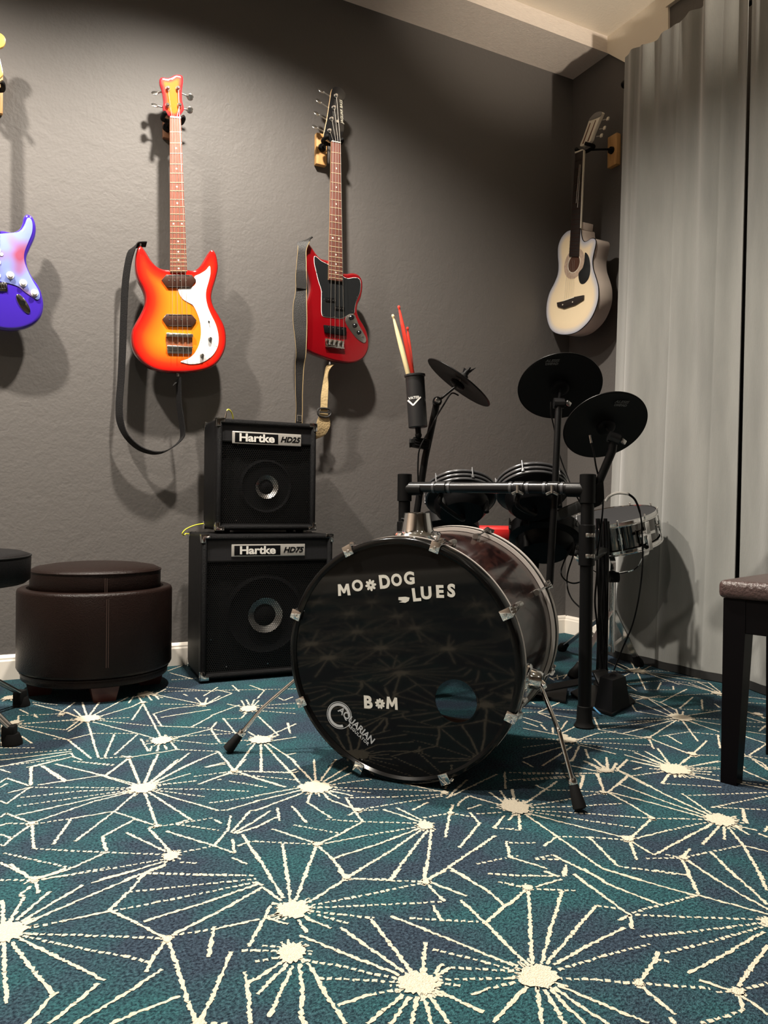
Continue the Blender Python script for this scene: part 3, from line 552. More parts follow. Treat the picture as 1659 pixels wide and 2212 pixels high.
def panel(y0, y1, dx, seed, label):
    rn = random.Random(seed); comps = [(rn.uniform(9, 46), rn.uniform(0, 6.28), rn.uniform(.35, 1.0), rn.uniform(-.5, .5)) for _ in range(9)]
    def X(y, v):
        s = 0
        for f, ph, a, dr in comps:
            s += a*math.sin(f*y+ph+dr*v*2.2)*(20/(f+12))
        sharp = abs(math.sin(13.0*y+seed+.35*v+.5*math.sin(5*y+seed)))**0.6
        return CX+dx+0.019*s*(0.75+.35*v)-0.010*(sharp-.5)+(v**3)*.006*(math.sin(83*y+seed)+math.sin(61*y+2*seed))+.004*math.sin(27*y+6*v)*(1-v)
    NY, NZ = 260, 46
    def mk(zlo, zhi, nz, mbx, thick):
        rows = []
        for j in range(nz+1):
            v = j/nz; row = []
            for i in range(NY+1):
                y = y0+(y1-y0)*i/NY; zt = topz(y) if zhi is None else zhi; z = zlo+(zt-zlo)*v
                hh = z/2.75
                ye = y+(y1-2.0)*0*hh
                if y1 > 2.3: ye = y + .07*(1-hh)*(y-y0)/(y1-y0)
                row.append(V(X(y, hh)-(.02*(1-hh)**3), ye, z))
            rows.append(row)
        back = [[p+V(thick, 0, 0) for p in r] for r in rows]
        mbx.grid(rows, close_u=False); mbx.grid([list(reversed(r)) for r in back], close_u=False)
        mbx.grid([rows[0], back[0]], close_u=False); mbx.grid([back[-1], rows[-1]], close_u=False)
        mbx.grid([[r[0] for r in back], [r[0] for r in rows]], close_u=False); mbx.grid([[r[-1] for r in rows], [r[-1] for r in back]], close_u=False)
    t = thing('curtain', (CX, (y0+y1)/2, 0), label, 'curtain', None)
    a = MB(); mk(.034, None, NZ, a, .004); bmesh.ops.remove_doubles(a.bm, verts=a.bm.verts, dist=1e-5); a.build('curtain_cloth', M_velvet, t, smooth=60)
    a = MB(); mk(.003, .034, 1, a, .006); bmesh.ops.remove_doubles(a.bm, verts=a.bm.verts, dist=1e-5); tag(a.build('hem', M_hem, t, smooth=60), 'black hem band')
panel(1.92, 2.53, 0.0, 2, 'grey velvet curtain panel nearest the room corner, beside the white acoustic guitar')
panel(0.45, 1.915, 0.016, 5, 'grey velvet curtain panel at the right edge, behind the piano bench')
t = thing('curtain_rod', (2.56, 2.5, 2.62), 'dark curtain rod end behind the top of the grey curtain', 'curtain rod')
MB().cyl((2.585, 0.4, 2.60), (2.585, 2.62, 2.60), .011).build('rod', M_black, t)
MB().ball((2.585, 2.63, 2.60), .02).build('finial', M_black, t)
MB().box((2.64, 2.57, 2.60), (.12, .018, .03)).build('bracket', M_black, t)

# ---------------------------------------------------------------- guitars
def burstmat(name, stops, rough=0.12, coat=1.0, metallic=0.0, noise=0.0):
    m = mat(name, stops[0][1], rough, coat=coat, metal=metallic); nt = m.node_tree; b = nt.nodes['Principled BSDF']
    at = nt.nodes.new('ShaderNodeAttribute'); at.attribute_name = 'edge_dist'
    mr = nt.nodes.new('ShaderNodeMapRange'); mr.inputs['From Min'].default_value = -0.02; mr.inputs['From Max'].default_value = 0.13
    cr = nt.nodes.new('ShaderNodeValToRGB'); el = cr.color_ramp.elements
    for i, (p, c) in enumerate(stops):
        q = (p+0.02)/0.15
        e = el[i] if i < 2 else el.new(q)
        e.position = q; e.color = (*c, 1)
    nt.links.new(at.outputs['Fac'], mr.inputs[0])
    src = mr.outputs[0]
    nt.links.new(src, cr.inputs[0]); nt.links.new(cr.outputs[0], b.inputs['Base Color']); return m
M_burst = burstmat('cherry sunburst lacquer', [(-.02, (.07, .004, .003)), (0.002, (.17, .005, .004)), (.013, (.60, .010, .007)), (.034, (.85, .035, .010)), (.062, (.88, .14, .012)), (.10, (.90, .24, .015))])
M_hburst = burstmat('cherry headstock lacquer', [(-.02, (.45, .008, .01)), (0.003, (.65, .02, .03)), (.012, (.8, .05, .03)), (.02, (.90, .16, .02)), (.05, (.90, .18, .02)), (.10, (.90, .18, .02))])
M_red = mat('candy red lacquer', (0.26, 0.003, 0.007), 0.15, coat=1.0, metal=0.35)
M_purple = mat('purple lacquer', (0.045, 0.018, 0.34), 0.12, coat=1.0)
M_acou = burstmat('cream burst lacquer', [(-.02, (.42, .38, .36)), (0.003, (.42, .43, .50)), (.016, (.62, .58, .55)), (.034, (.86, .70, .48)), (.06, (.90, .74, .50)), (.10, (.90, .74, .50))], rough=.25, coat=.5)
M_acside = mat('pale guitar side', (0.56, 0.47, 0.42), 0.3, coat=.4, col2=(.66, .56, .48), nscale=5)
M_maple = mat('maple', (0.74, 0.50, 0.26), 0.3, coat=.4, col2=(.66, .42, .20), nscale=5, stretch=(30, 30, 2))
M_yellow = mat('amber tinted maple', (0.82, 0.50, 0.10), 0.25, coat=.6)
M_rose = mat('rosewood', (0.11, 0.038, 0.028), 0.6, spec=.25, col2=(.15, .055, .04), nscale=20, stretch=(8, 8, 1))
M_rosel = mat('reddish rosewood', (0.22, 0.075, 0.052), 0.6, spec=.2, col2=(.27, .10, .07), nscale=20, stretch=(8, 8, 1))
M_ebony = mat('dark fretboard', (0.025, 0.018, 0.016), 0.35)
M_fret = mat('fret wire', (0.72, 0.58, 0.36), 0.4, 0.35)
M_string = mat('steel string', (0.80, 0.76, 0.70), 0.3, 1.0)
M_pear = mat('pearl dot', (0.92, 0.86, 0.70), 0.3)
M_pgwhite = mat('silvery white pickguard', (0.86, 0.85, 0.85), 0.12, coat=.8)
M_pgblack = mat('black pickguard', (0.012, 0.013, 0.014), 0.14, coat=.6)
M_pickup = mat('dark brown pickup', (0.045, 0.018, 0.012), 0.3)
M_art = mat('pale blue swirled pickguard', (0.22, 0.28, 0.66), 0.1, coat=.8, col2=(.30, .07, .13), nscale=9, detail=1, thr=(.5, .66))
M_leather = mat('black leather', (0.010, 0.009, 0.0085), 0.5, bump=.3, bscale=400)
M_stitch = mat('tan edge stitching', (0.36, 0.26, 0.13), 0.7)
M_suede = mat('tan suede', (0.46, 0.34, 0.17), 0.9, bump=.3, bscale=120, col2=(.36, .26, .13), nscale=30)
M_block = mat('pine block', (0.62, 0.36, 0.14), 0.5, col2=(.52, .28, .10), nscale=6, stretch=(20, 20, 2))

def disc(mb, pl, a, b, r, n0, n1, mi=0, n=24, bev=0):
    p = pl.pt(a, b, 0); p = pl.w(Vector((p.x if pl.k == 'y' else -p.y, p.z)), n0)
    N = pl.N(); pr = [(r, 0), (r, n1-n0-bev), (r-bev, n1-n0)] if bev else [(r, 0), (r, n1-n0)]
    mb.lathe(pr, p, N, n, True, True, mi)
def boxq(mb, pl, pts, n0, n1, bev=0, mi=0):
    q = [pl.pt(a, b, n0) for a, b in pts]; mb.prism(q, pl.N()*(n1-n0), mi, bev)
def stick_px(mb, pl, a, b, n0, n1, hw, mi=0):
    """bar lying on the plane from a to b, half width hw metres"""
    A, B = pl.uv(*a), pl.uv(*b); t = (B-A).normalized(); s = Vector((-t.y, t.x))*hw
    mb.prism([pl.w(A-s, n0), pl.w(B-s, n0), pl.w(B+s, n0), pl.w(A+s, n0)], pl.N()*(n1-n0), mi)
def neck(parent, pl, nl, nr, hr, hl, frets, m_board, n_top, m_back, dots, th=.02, name='fingerboard', dotr=.0032, taper_bind=None):
    """nl nr: nut left/right, hl hr: heel left/right (tile coords)"""
    mb = MB(); boxq(mb, pl, [nl, nr, hr, hl], n_top-.006, n_top, .0008); fb = mb.build(name, m_board, parent, smooth=30)
    A, B, C_, D_ = pl.uv(*nl), pl.uv(*nr), pl.uv(*hr), pl.uv(*hl); mb = MB(); rings = []
    for t in [i/10 for i in range(11)]:
        l, r = A.lerp(D_, t), B.lerp(C_, t); c = (l+r)/2; w = (r-l)/2
        rings.append([pl.w(c+w*math.cos(k), n_top-.0062-th*math.sin(k)*(1 if 0 < k < PI else 0)) for k in [PI*j/10 for j in range(11)]])
    mb.grid(rings, True, True, True); mb.build('neck', m_back, parent)
    if frets:
        mb = MB()
        for t in frets: 
            l, r = A.lerp(D_, t), B.lerp(C_, t); s = (D_-A).normalized()*.0009
            mb.prism([pl.w(l-s, n_top), pl.w(r-s, n_top), pl.w(r+s, n_top), pl.w(l+s, n_top)], pl.N()*.0012)
        mb.each('fret', M_fret if m_board != M_ebony else M_pickup, fb, 0)
    if dots:
        mb = MB()
        for (t, u) in dots:
            c = A.lerp(D_, t).lerp(B.lerp(C_, t), u); p = pl.w(c, n_top-.0002)
            mb.lathe([(dotr, 0), (dotr, .0006)], p, pl.N(), 14, True, True)
        mb.each('inlay_dot', M_pear, fb, 0)
    return fb
def fretpos(n, ratio):   # positions 0..1 of n frets where the last fret sits at `ratio` of the board
    tot = 1-2**(-n/12); return [ratio*(1-2**(-k/12))/tot for k in range(1, n+1)]
def dotpos(n, ratio):
    f = [0]+fretpos(n, ratio); out = []
    for k in (3, 5, 7, 9, 12, 15, 17, 19):
        if k > n: continue
        t = (f[k-1]+f[k])/2; out += [(t, .25), (t, .75)] if k == 12 else [(t, .5)]
    return out
def strings(parent, pl, tops, bots, n0, n1, r=.0008):
    for a, b in zip(tops, bots):
        A = pl.pt(*a, n0); B = pl.pt(*b, n1); MB().cyl(A, B, r, r, 6).build('string', M_string, parent)
def tuner(parent, pl, post, key, n_face, big=.013, dark=False):
    """post and key positions (tile coords)"""
    mb = MB(); disc(mb, pl, *post, .0085, n_face, n_face+.002, n=20); disc(mb, pl, *post, .0055, n_face, n_face+.015, n=16, bev=.001)
    disc(mb, pl, *post, .0068, n_face+.008, n_face+.0105, n=16)
    p = mb.build('tuner', M_chrome, parent)
    a = pl.pt(*post, n_face-.020); b = pl.pt(*key, n_face-.022); d = (b-a).normalized()
    mb = MB(); mb.cyl(a, b, .0028, .0028, 10)
    mb.cyl(b-d*.006, b, .005, .004, 12)
    N = pl.N(); rot = Matrix((d, N.cross(d), N)).transposed()
    b2 = bmesh.new(); bmesh.ops.create_uvsphere(b2, u_segments=16, v_segments=10, radius=1)
    bmesh.ops.scale(b2, vec=V(big*.8, .0035, big), verts=b2.verts)
    for v in b2.verts:
        if abs(v.co.z) > big*.3: v.co.x *= 1.25
    Z = V(0, 0, 1); Z = (Z-d*Z.dot(d)).normalized(); rot = Matrix((d, Z.cross(d), Z)).transposed()
    mb.merge(b2, Matrix.Translation(b+d*.009) @ Matrix.Rotation(.6, 4, d) @ rot.to_4x4())
    mb.build('tuner_key', M_powder if dark else M_nickel, p)
def hanger(px, wallpt, yoke, label, plk='y', wall=YW, face=3.0, m=M_block, size=(.055, .155, .022)):
    """wooden block on the wall with a padded yoke that holds the neck at yoke (world point)"""
    N = V(0, -1, 0) if plk == 'y' else V(-1, 0, 0); U = V(1, 0, 0) if plk == 'y' else V(0, -1, 0)
    c = P(*wallpt, **{plk: wall-size[2]})
    base = V(c.x, wall, c.z) if plk == 'y' else V(wall, c.y, c.z)
    t = thing('guitar_hanger', base, label, 'guitar hanger')
    sz = (size[0], size[2], size[1]) if plk == 'y' else (size[2], size[0], size[1])
    MB().box(base+N*(size[2]/2+.001), sz, bev=.004).build('wood_block', m, t)
    y = Vector(yoke); s = base+N*(size[2]); s.z = y.z if abs(y.z-base.z) < size[1]/2 else base.z+size[1]*.3
    mb = MB(); mb.cyl(s, s+N*.012, .018, .016, 16); mb.tube([s, s+N*.03, y-N*.035+U*0, y-N*.03], .0055, 10)
    mb.build('arm', M_powder, t)
    for sg in (-1, 1):
        mb = MB(); o = y-N*.03
        mb.tube([o, o+U*sg*.020, o+U*sg*.036+N*.012, o+U*sg*.036+N*.05, o+U*sg*.030+N*.058+V(0, 0, .004)], .0085, 12)
        mb.build('padded_prong', M_rubber, t)
    return t

# --- cherry sunburst bass
W = Plane('y', 3.0, (240, 500), 4.425); W0 = Plane('y', 3.0, (0, 60), 3.16)
g = thing('bass_guitar', W.pt(640, 1340), 'cherry sunburst double-horned bass guitar with white pickguard, hanging left of the crimson bass', 'bass guitar')
body = [(283,132),(335,190),(378,262),(430,322),(490,354),(560,362),(640,362),(720,360),(795,368),(848,332),(893,262),(930,202),(965,170),(1002,200),(1022,280),(1026,360),(1004,460),(974,560),(964,640),(987,720),(1040,810),(1085,900),(1104,1000),(1098,1100),(1070,1180),(1020,1255),(955,1302),(870,1332),(740,1350),(600,1352),(470,1338),(370,1300),(290,1240),(228,1150),(200,1060),(200,960),(228,890),(283,790),(322,700),(328,620),(303,540),(263,460),(238,370),(234,270),(248,180)]
slab('body', W, body, -.040, 0, .010, M_burst, g, dist=True)
pg = [(942,330),(949,400),(932,480),(910,560),(906,630),(921,710),(952,790),(1000,890),(1026,1000),(1021,1090),(986,1165),(930,1220),(850,1260),(760,1270),(700,1259),(662,1244),(740,1215),(800,1160),(840,1080),(858,980),(851,880),(825,790),(785,712),(740,682),(690,652),(655,605),(642,548),(700,543),(770,535),(806,500),(806,470),(795,432),(850,405),(905,370)]
p_ = slab('pickguard', W, pg, .0002, .0025, .0006, M_pgwhite, g, step=.005, k=4)
mb = MB()
for a, b in [(938,365),(905,555),(915,745),(1005,955),(1005,1100),(935,1212),(820,1260),(690,1248),(795,1186),(865,1060),(855,878),(775,700),(655,560),(815,440)]: disc(mb, W, a, b, .0013, .0024, .0032, n=10)
mb.each('screw', M_nickel, p_)
def hexpick(poly, bar, parent, pl=W):
    mb = MB(); boxq(mb, pl, poly, 0, .0065, .001); h = mb.build('pickup', M_pickup, parent)
    mb = MB(); (x0, x1, y0, y1) = bar
    stick_px(mb, pl, (x0, y0), (x1, y0), .006, .0078, .0009); stick_px(mb, pl, (x0, y1), (x1, y1), .006, .0078, .0007)
    for k in range(4):
        disc(mb, pl, x0+.0+(x1-x0)*(.02+.27*k), (y0+y1)/2-6, .0028, .0064, .0076, n=12)
    mb.each('pole_piece', M_nickel, h)
hexpick([(480,467),(522,418),(768,418),(810,467),(762,540),(532,540)], (545,745,424,532), g)
hexpick([(487,842),(527,792),(768,797),(814,852),(770,917),(530,907)], (550,760,800,903), g)
mb = MB(); boxq(mb, W, [(522,972),(778,985),(778,1018),(522,1010)], 0, .012, .002); boxq(mb, W, [(527,1092),(776,1105),(774,1122),(527,1112)], 0, .014, .003)
boxq(mb, W, [(530,1112),(774,1122),(770,1172),(538,1166)], 0, .006, .001)
for k in range(4): boxq(mb, W, [(548+58*k,984),(590+58*k,986),(590+58*k,1012),(548+58*k,1010)], .010, .0155, .001)
mb.split('bridge', 'saddle', M_nickel, g)
mb = MB(); boxq(mb, W, [(524,1012),(776,1018),(776,1104),(526,1094)], 0, .002); mb.build('bridge_plate', mat('copper toned plate', (.50, .17, .08), .35, .6), g)
for a, b in ((942,1030),(865,1188)):
    mb = MB(); disc(mb, W, a, b, .0082, .0025, .007, n=28); disc(mb, W, a, b, .0068, .007, .0155, n=28, bev=.0015); mb.build('knob', M_nickel, g)
mb = MB(); disc(mb, W, 932, 862, .004, .0025, .005); q = W.pt(932, 862, .004); mb.cyl(q, q+V(.004, -.014, .008), .0014, .0022, 8); mb.build('switch', M_chrome, g)
fr = [720,795,865,938,1000,1063,1120,1178,1228,1278,1325,1362,1405,1445,1483,1518,1550,1578,1605,1632,1665]
y0, y1 = 622, 1672
fp = [(f-y0)/(y1-y0) for f in fr]; ff = [0]+fp
dt = []
for k in (3,5,7,9,12,15,17,19,21):
    t = (ff[k-1]+ff[k])/2; dt += [(t, .22), (t, .78)] if k == 12 else [(t, .5)]
neck(g, W0, (1155,y0), (1230,y0), (1272,y1), (1158,y1), fp, M_rosel, .012, M_maple, dt)
hs = [(1090,350),(1110,340),(1150,345),(1195,324),(1240,328),(1250,365),(1242,430),(1244,500),(1256,555),(1240,585),(1218,610),(1190,622),(1165,610),(1135,588),(1112,555),(1115,500),(1104,430),(1090,385)]
h_ = slab('headstock', W0, hs, -.012, .004, .003, M_hburst, g, step=.005, dist=True, grid=.008)
mb = MB(); boxq(mb, W0, [(1157,612),(1230,618),(1230,630),(1157,624)], .004, .014, .001); mb.build('nut', M_cream_pl, g)
for po, ke in (((1143,420),(1078,428)),((1140,535),(1078,518)),((1212,420),(1290,452)),((1222,535),(1288,545))): tuner(g, W0, po, ke, .004)
strings(g, W0, [(1168,616),(1186,618),(1203,620),(1220,622)], [(1172,2250),(1210,2250),(1245,2252),(1281,2256)], .015, .016)
strings(g, W0, [(1143,420),(1140,535),(1222,535),(1212,420)], [(1168,616),(1186,618),(1203,620),(1220,622)], .012, .0148)
mb = MB(); q = W.pt(650, 1350, -.02); mb.cyl(q, q+V(0, 0, -.012), .004, .006, 14); q = W.pt(283, 132, -.02); mb.cyl(q, q+V(0, 0, .012), .004, .006, 14); mb.each('strap_button', M_chrome, g)
hanger(0, (361, 268), W0.pt(1185, 600, -.012)+V(0, 0, -.006), 'wood block wall hanger with shade in its colour, behind the headstock of the sunburst bass', m=mat('shade darkened block', (.20, .09, .045), .5), size=(.030, .11, .022))  # block brown darkened to stand in for the headstock's shadow
# strap
def strap_pts(pl, pts, n): return [pl.pt(a, b, n) for a, b in pts]
sp = [(350,100,-.03),(300,104,-.025),(255,118,-.02),(205,165,-.015),(172,300,-.03),(152,500,-.045),(142,800,-.055),(133,1100,-.06),(118,1400,-.06),(98,1650,-.055),(110,1820,-.05),(170,1955,-.045),(280,2060,-.04),(400,2108,-.035),(500,2108,-.03),(600,2062,-.03),(685,1985,-.03),(702,1920,-.03),(690,1800,-.03),(668,1650,-.03),(660,1500,-.025),(655,1400,-.02)]
wv = []
for i, (a, b, n) in enumerate(sp):
    t = i/(len(sp)-1)
    ang = 1.15 if t < .6 else 1.25
    w = V(math.cos(ang), -math.sin(ang)*1.0, 0)*.022
    if i < 3: w = V(0, -.014, .006)
    if t > .5: w = V(.004, -.021, .004)
    wv.append(w)
s_ = thing('guitar_strap', W.pt(400, 2108, -.03), 'black webbing strap looping below the sunburst bass', 'guitar strap')
MB().ribbon([W.pt(a, b, n) for a, b, n in sp], wv, .0035, 8).build('webbing', mat('dark grey webbing', (.010, .0095, .010), .85, spec=.2, bump=.5, bscale=300), s_)
mb = MB(); mb.prism([W.pt(600, 1468, -.02), W.pt(640, 1440, -.02), W.pt(672, 1400, -.02), W.pt(650, 1392, -.02), W.pt(625, 1430, -.02)], V(0, .004, 0)); mb.build('end_tab', M_leather, s_)

# --- crimson bass
H = Plane('y', 3.0, (600, 160), 5.53); B_ = Plane('y', 3.0, (600, 500), 4.807)
g = thing('bass_guitar', B_.pt(600, 1345), 'crimson red offset bass guitar with black pickguard, on the back wall above the amplifiers', 'bass guitar')
body = [(308,110),(350,150),(400,225),(450,278),(515,295),(590,330),(660,418),(720,436),(780,428),(842,448),(880,505),(886,580),(870,680),(836,760),(830,830),(852,900),(900,980),(935,1060),(949,1150),(942,1230),(900,1308),(830,1352),(740,1364),(600,1346),(460,1302),(340,1252),(275,1210),(242,1140),(235,1050),(244,950),(268,850),(304,740),(336,640),(346,560),(326,470),(303,380),(290,280),(288,180)]
slab('body', B_, body, -.040, 0, .009, M_red, g, dist=False)
pg = [(377,258),(405,266),(450,305),(510,335),(590,385),(665,458),(720,487),(795,478),(845,492),(862,545),(850,640),(817,720),(800,790),(792,852),(745,862),(705,885),(660,905),(570,898),(480,887),(452,850),(450,700),(448,610),(420,520),(396,420),(376,330)]
slab('pickguard', B_, pg, .0002, .0016, .0004, M_white_pl, g, step=.005, k=5)
uvp = [B_.uv(*q) for q in pg]; uvp = [Vector((p.x, p.y)) for p in spline([Vector((a.x, a.y, 0)) for a in uvp], 5, True)]
p_ = slab('pickguard_face', B_, inset(resample(uvp, .005), .0016), .0014, .0026, 0, M_pgblack, g, step=0, raw=True, closed_spline=False)
mb = MB()
for a, b in [(392,268),(500,332),(400,420),(458,630),(472,865),(585,888),(700,935),(770,830),(822,683),(820,482),(710,484),(680,908),(478,705)]: disc(mb, B_, a, b, .0022, .0025, .0036, n=10)
mb.each('screw', M_nickel, p_)
mb = MB()
boxq(mb, B_, [(492,688),(602,700),(602,742),(492,730)], .0026, .0042, .002); boxq(mb, B_, [(580,775),(690,788),(690,828),(580,815)], .0026, .0042, .002)
p2 = mb.each('split_pickup', M_black, g)[0]; mb = MB()
for a, b in [(520,712),(545,714),(570,718),(592,722),(600,797),(622,799),(646,802),(670,806)]: disc(mb, B_, a, b, .0018, .004, .0056, n=10)
mb.each('pole_piece', M_nickel, p2)
mb = MB(); boxq(mb, B_, [(470,973),(706,1000),(702,1086),(482,1056)], 0, .010, .003); p2 = mb.build('bridge_pickup', M_black, g); mb = MB()
for a, b in [(518,996),(565,1003),(615,1010),(660,1017)]: disc(mb, B_, a, b, .0020, .010, .0115, n=10)
mb.each('pole_piece', M_nickel, p2)
slab('control_plate', B_, [(735,866),(790,862),(812,900),(835,960),(880,1040),(914,1108),(910,1148),(880,1153),(820,1112),(762,1042),(708,958),(700,905)], .0002, .0024, .0005, M_nickel, g, step=.004, k=5)
for a, b, r in ((760,896,.0125),(795,980,.0112),(838,1052,.0100)):
    mb = MB(); disc(mb, B_, a, b, r*.9, .0024, .006, n=28); disc(mb, B_, a, b, r*.78, .006, .017, n=28, bev=.003); mb.build('knob', M_blackg, g)
mb = MB(); disc(mb, B_, 878, 1102, .006, .0024, .006, n=6); disc(mb, B_, 878, 1102, .0035, .006, .008); mb.build('jack_socket', M_chrome, g)
mb = MB(); boxq(mb, B_, [(490,1110),(686,1140),(682,1218),(490,1200)], 0, .003, .0006)
for k in range(4):
    x = 497+47*k; y = 1118+7*k
    boxq(mb, B_, [(x,y),(x+36,y+5),(x+36,y+62),(x,y+57)], .003, .012, .0015); boxq(mb, B_, [(x+14,y-26),(x+20,y-25),(x+20,y+90),(x+14,y+88)], .003, .009)
boxq(mb, B_, [(490,1192),(682,1210),(682,1222),(490,1204)], 0, .012, .001)
mb.split('bridge', 'saddle', M_chrome, g)
nk = lambda t, u: ((714+(708-714)*t)*(1-u)+(734+(737-734)*t)*u)
FP = Plane('y', 3.0)
neck(g, FP, (714,307), (734,309.5), (737,609), (708,605), fretpos(20, .985), M_rose, .012, M_maple, dotpos(20, .985), dotr=.0036)
hs = [(600,790),(553,738),(568,650),(590,540),(610,420),(628,300),(650,180),(700,156),(765,178),(803,240),(798,300),(762,350),(742,385),(742,440),(768,520),(784,600),(786,680),(765,740),(745,800),(728,826),(640,812)]
slab('headstock', H, hs, -.004, .004, .001, M_blackg, g, step=.005)
slab('headstock_back', H, [(a-1, b) for a, b in hs], -.012, -.0041, .001, M_maple, g, step=.005)
mb = MB(); boxq(mb, H, [(632,808),(740,830),(738,840),(632,820)], .004, .0145, .0008); mb.build('nut', M_cream_pl, g)
for po, ke in (((685,270),(560,190)),((660,410),(528,315)),((632,545),(505,462)),((608,685),(485,622))): tuner(g, H, po, ke, .004, big=.014)
strings(g, H, [(645,812),(678,818),(704,824),(730,830)], [((600+x/4.807-600)*5.53, (500+y/4.807-160)*5.53) for x, y in ((530,1150),(578,1160),(626,1168),(672,1175))], .015, .016, r=.001)
strings(g, H, [(608,685),(632,545),(660,410),(690,300)], [(645,812),(678,818),(704,824),(730,830)], .012, .0148, r=.0008)
mb = MB(); disc(mb, H, 700, 580, .006, .004, .014, n=16); mb.build('string_tree', M_chrome, g)
bt = textmesh('JAGUAR BASS', .016, .0002, .0003, shear=.3)
mb = MB(); a = H.pt(762, 640, .0042); b = H.pt(745, 270, .0042); mb.merge(bt, frame((a+b)/2+V(.002, 0, 0), b-a, V(-1, 0, 0)))
mb.build('lettering', mat('pale gold lettering', (.55, .52, .42), .4), g, smooth=0)
mb = MB(); q = B_.pt(560, 1345, -.02); mb.cyl(q, q+V(0, 0, -.012), .004, .006, 14); q = B_.pt(306, 112, -.02); mb.cyl(q, q+V(0, 0, .012), .004, .006, 14); mb.each('strap_button', M_chrome, g)
hanger(0, (695, 322), H.pt(665, 775, -.012)+V(0, 0, -.004), 'pine block wall hanger with black yoke holding the crimson bass', size=(.050, .135, .028))
s_ = thing('guitar_strap', B_.pt(250, 1600, 0), 'wide black leather strap with tan stitched edge on the crimson bass', 'guitar strap')
ce = [(330,84,.002,10),(300,92,.004,25),(262,115,.006,40),(243,200,.008,44),(238,330,.008,50),(233,470,.008,56),(235,620,.006,56),(222,780,.008,70),(222,950,.008,72),(232,1150,.007,58),(240,1290,-.002,50),(243,1400,-.020,45),(251,1650,-.035,37),(262,1820,-.045,34),(266,1990,-.055,36),(270,2150,-.06,36)]
pts = [B_.pt(a, b, n) for a, b, n, w in ce]; wv = [V(w/4.807/1653*3.27, -w*.00006, 0) for a, b, n, w in ce]
wv[0] = V(.006, -.02, .004); wv[1] = V(.010, -.02, .008); wv[2] = V(.020, -.018, .0)
MB().ribbon(pts, wv, .004, 8).build('leather_band', M_leather, s_)
def edge(sg): return [p+w*sg+V(0, -.0022, 0) for p, w in zip(pts, wv)]
mb = MB(); mb.tube(edge(.98)[2:], .0016, 6, sm=8); mb.tube(edge(-.98)[2:], .0009, 6, sm=8); mb.each('edge_stitching', M_stitch, s_)
MB().ribbon([B_.pt(234, 415, .012), B_.pt(234, 500, .0125), B_.pt(234, 600, .0115)], V(.0225, 0, 0), .004, 4).build('shoulder_patch', M_leather, s_)
mb = MB(); c = [B_.pt(a, b, -.04) for a, b in ((236,1900),(282,1905),(284,1965),(238,1960))]; mb.tube(c+[c[0]], .0022, 8, sm=0); mb.build('buckle', M_chrome, s_)
te = [(575,1376,-.02,V(.012,-.004,.0)),(545,1405,-.02,V(.010,-.006,0)),(532,1480,-.03,V(.003,-.012,0)),(530,1580,-.035,V(.010,-.008,0)),(518,1700,-.035,V(.0145,-.004,0)),(512,1850,-.035,V(.016,0,0)),(510,1960,-.035,V(.029,0,0)),(498,2040,-.04,V(.032,0,.003)),(462,2125,-.05,V(.026,0,.006)),(400,2165,-.06,V(.008,0,.012))]
MB().ribbon([B_.pt(a, b, n) for a, b, n, w in te], [w for *_, w in te], .004, 8).build('suede_tail', M_suede, s_)
mb = MB(); c = [B_.pt(a, b, -.028) for a, b in ((440,1860),(450,1835),(500,1828),(560,1838),(578,1865),(575,1895),(540,1920),(480,1915),(448,1895))]; mb.tube(c+[c[0]], .004, 8, sm=4); mb.tube([B_.pt(462,1870,-.027), B_.pt(560,1878,-.027)], .003, 8, sm=0); mb.build('slider_buckle', M_leather, s_)

# --- purple electric guitar at the left edge
g = thing('electric_guitar', W0.pt(-20, 2060), 'purple electric guitar with pale blue pickguard, cut by the left edge of the photo', 'electric guitar')
body = [(185,1268),(225,1288),(246,1350),(240,1420),(206,1500),(182,1560),(186,1620),(216,1690),(265,1760),(290,1830),(298,1900),(280,1970),(230,2022),(150,2055),(50,2062),(-60,2040),(-180,1990),(-270,1910),(-320,1810),(-315,1720),(-280,1640),(-262,1560),(-285,1470),(-325,1380),(-350,1270),(-335,1190),(-300,1175),(-255,1215),(-200,1300),(-130,1370),(-60,1392),(10,1380),(80,1392),(130,1372),(152,1330),(160,1290)]
slab('body', W0, body, -.040, 0, .012, M_purple, g)
slab('pickguard', W0, [(60,1402),(130,1392),(165,1350),(185,1302),(208,1302),(222,1340),(218,1400),(195,1460),(168,1530),(166,1590),(190,1660),(228,1735),(266,1800),(272,1842),(255,1858),(215,1835),(165,1800),(120,1765),(60,1745),(0,1730),(-80,1700),(-170,1640),(-215,1560),(-220,1470),(-255,1390),(-300,1290),(-300,1230),(-270,1240),(-210,1330),(-140,1395),(-60,1410)], .0002, .0026, .0006, M_art, g, step=.006, k=4)
for a, b in ((70,1692),(158,1745),(235,1812)):
    mb = MB(); disc(mb, W0, a, b, .0125, .0026, .006, n=28); disc(mb, W0, a, b, .0095, .006, .016, n=28, bev=.002); mb.build('knob', M_white_pl, g)
mb = MB(); uvj = [(a*math.cos(.98)-b*math.sin(.98)+158, a*math.sin(.98)+b*math.cos(.98)+1885) for a, b in [(78*math.cos(2*PI*k/14), 27*math.sin(2*PI*k/14)) for k in range(14)]]
slab('jack_plate', W0, uvj, .0002, .003, .0008, M_chrome, g, step=.003, k=3)
mb = MB(); disc(mb, W0, 155, 1880, .009, .002, .0045); mb.build('jack_socket', M_black, g)
mb = MB(); boxq(mb, W0, [(-70,1735),(48,1742),(52,1800),(-70,1795)], 0, .003, .001)
for k in range(6): boxq(mb, W0, [(-62+18*k,1740),(-48+18*k,1741),(-48+18*k,1785),(-62+18*k,1784)], .003, .010, .001)
mb.split('bridge', 'saddle', M_chrome, g)
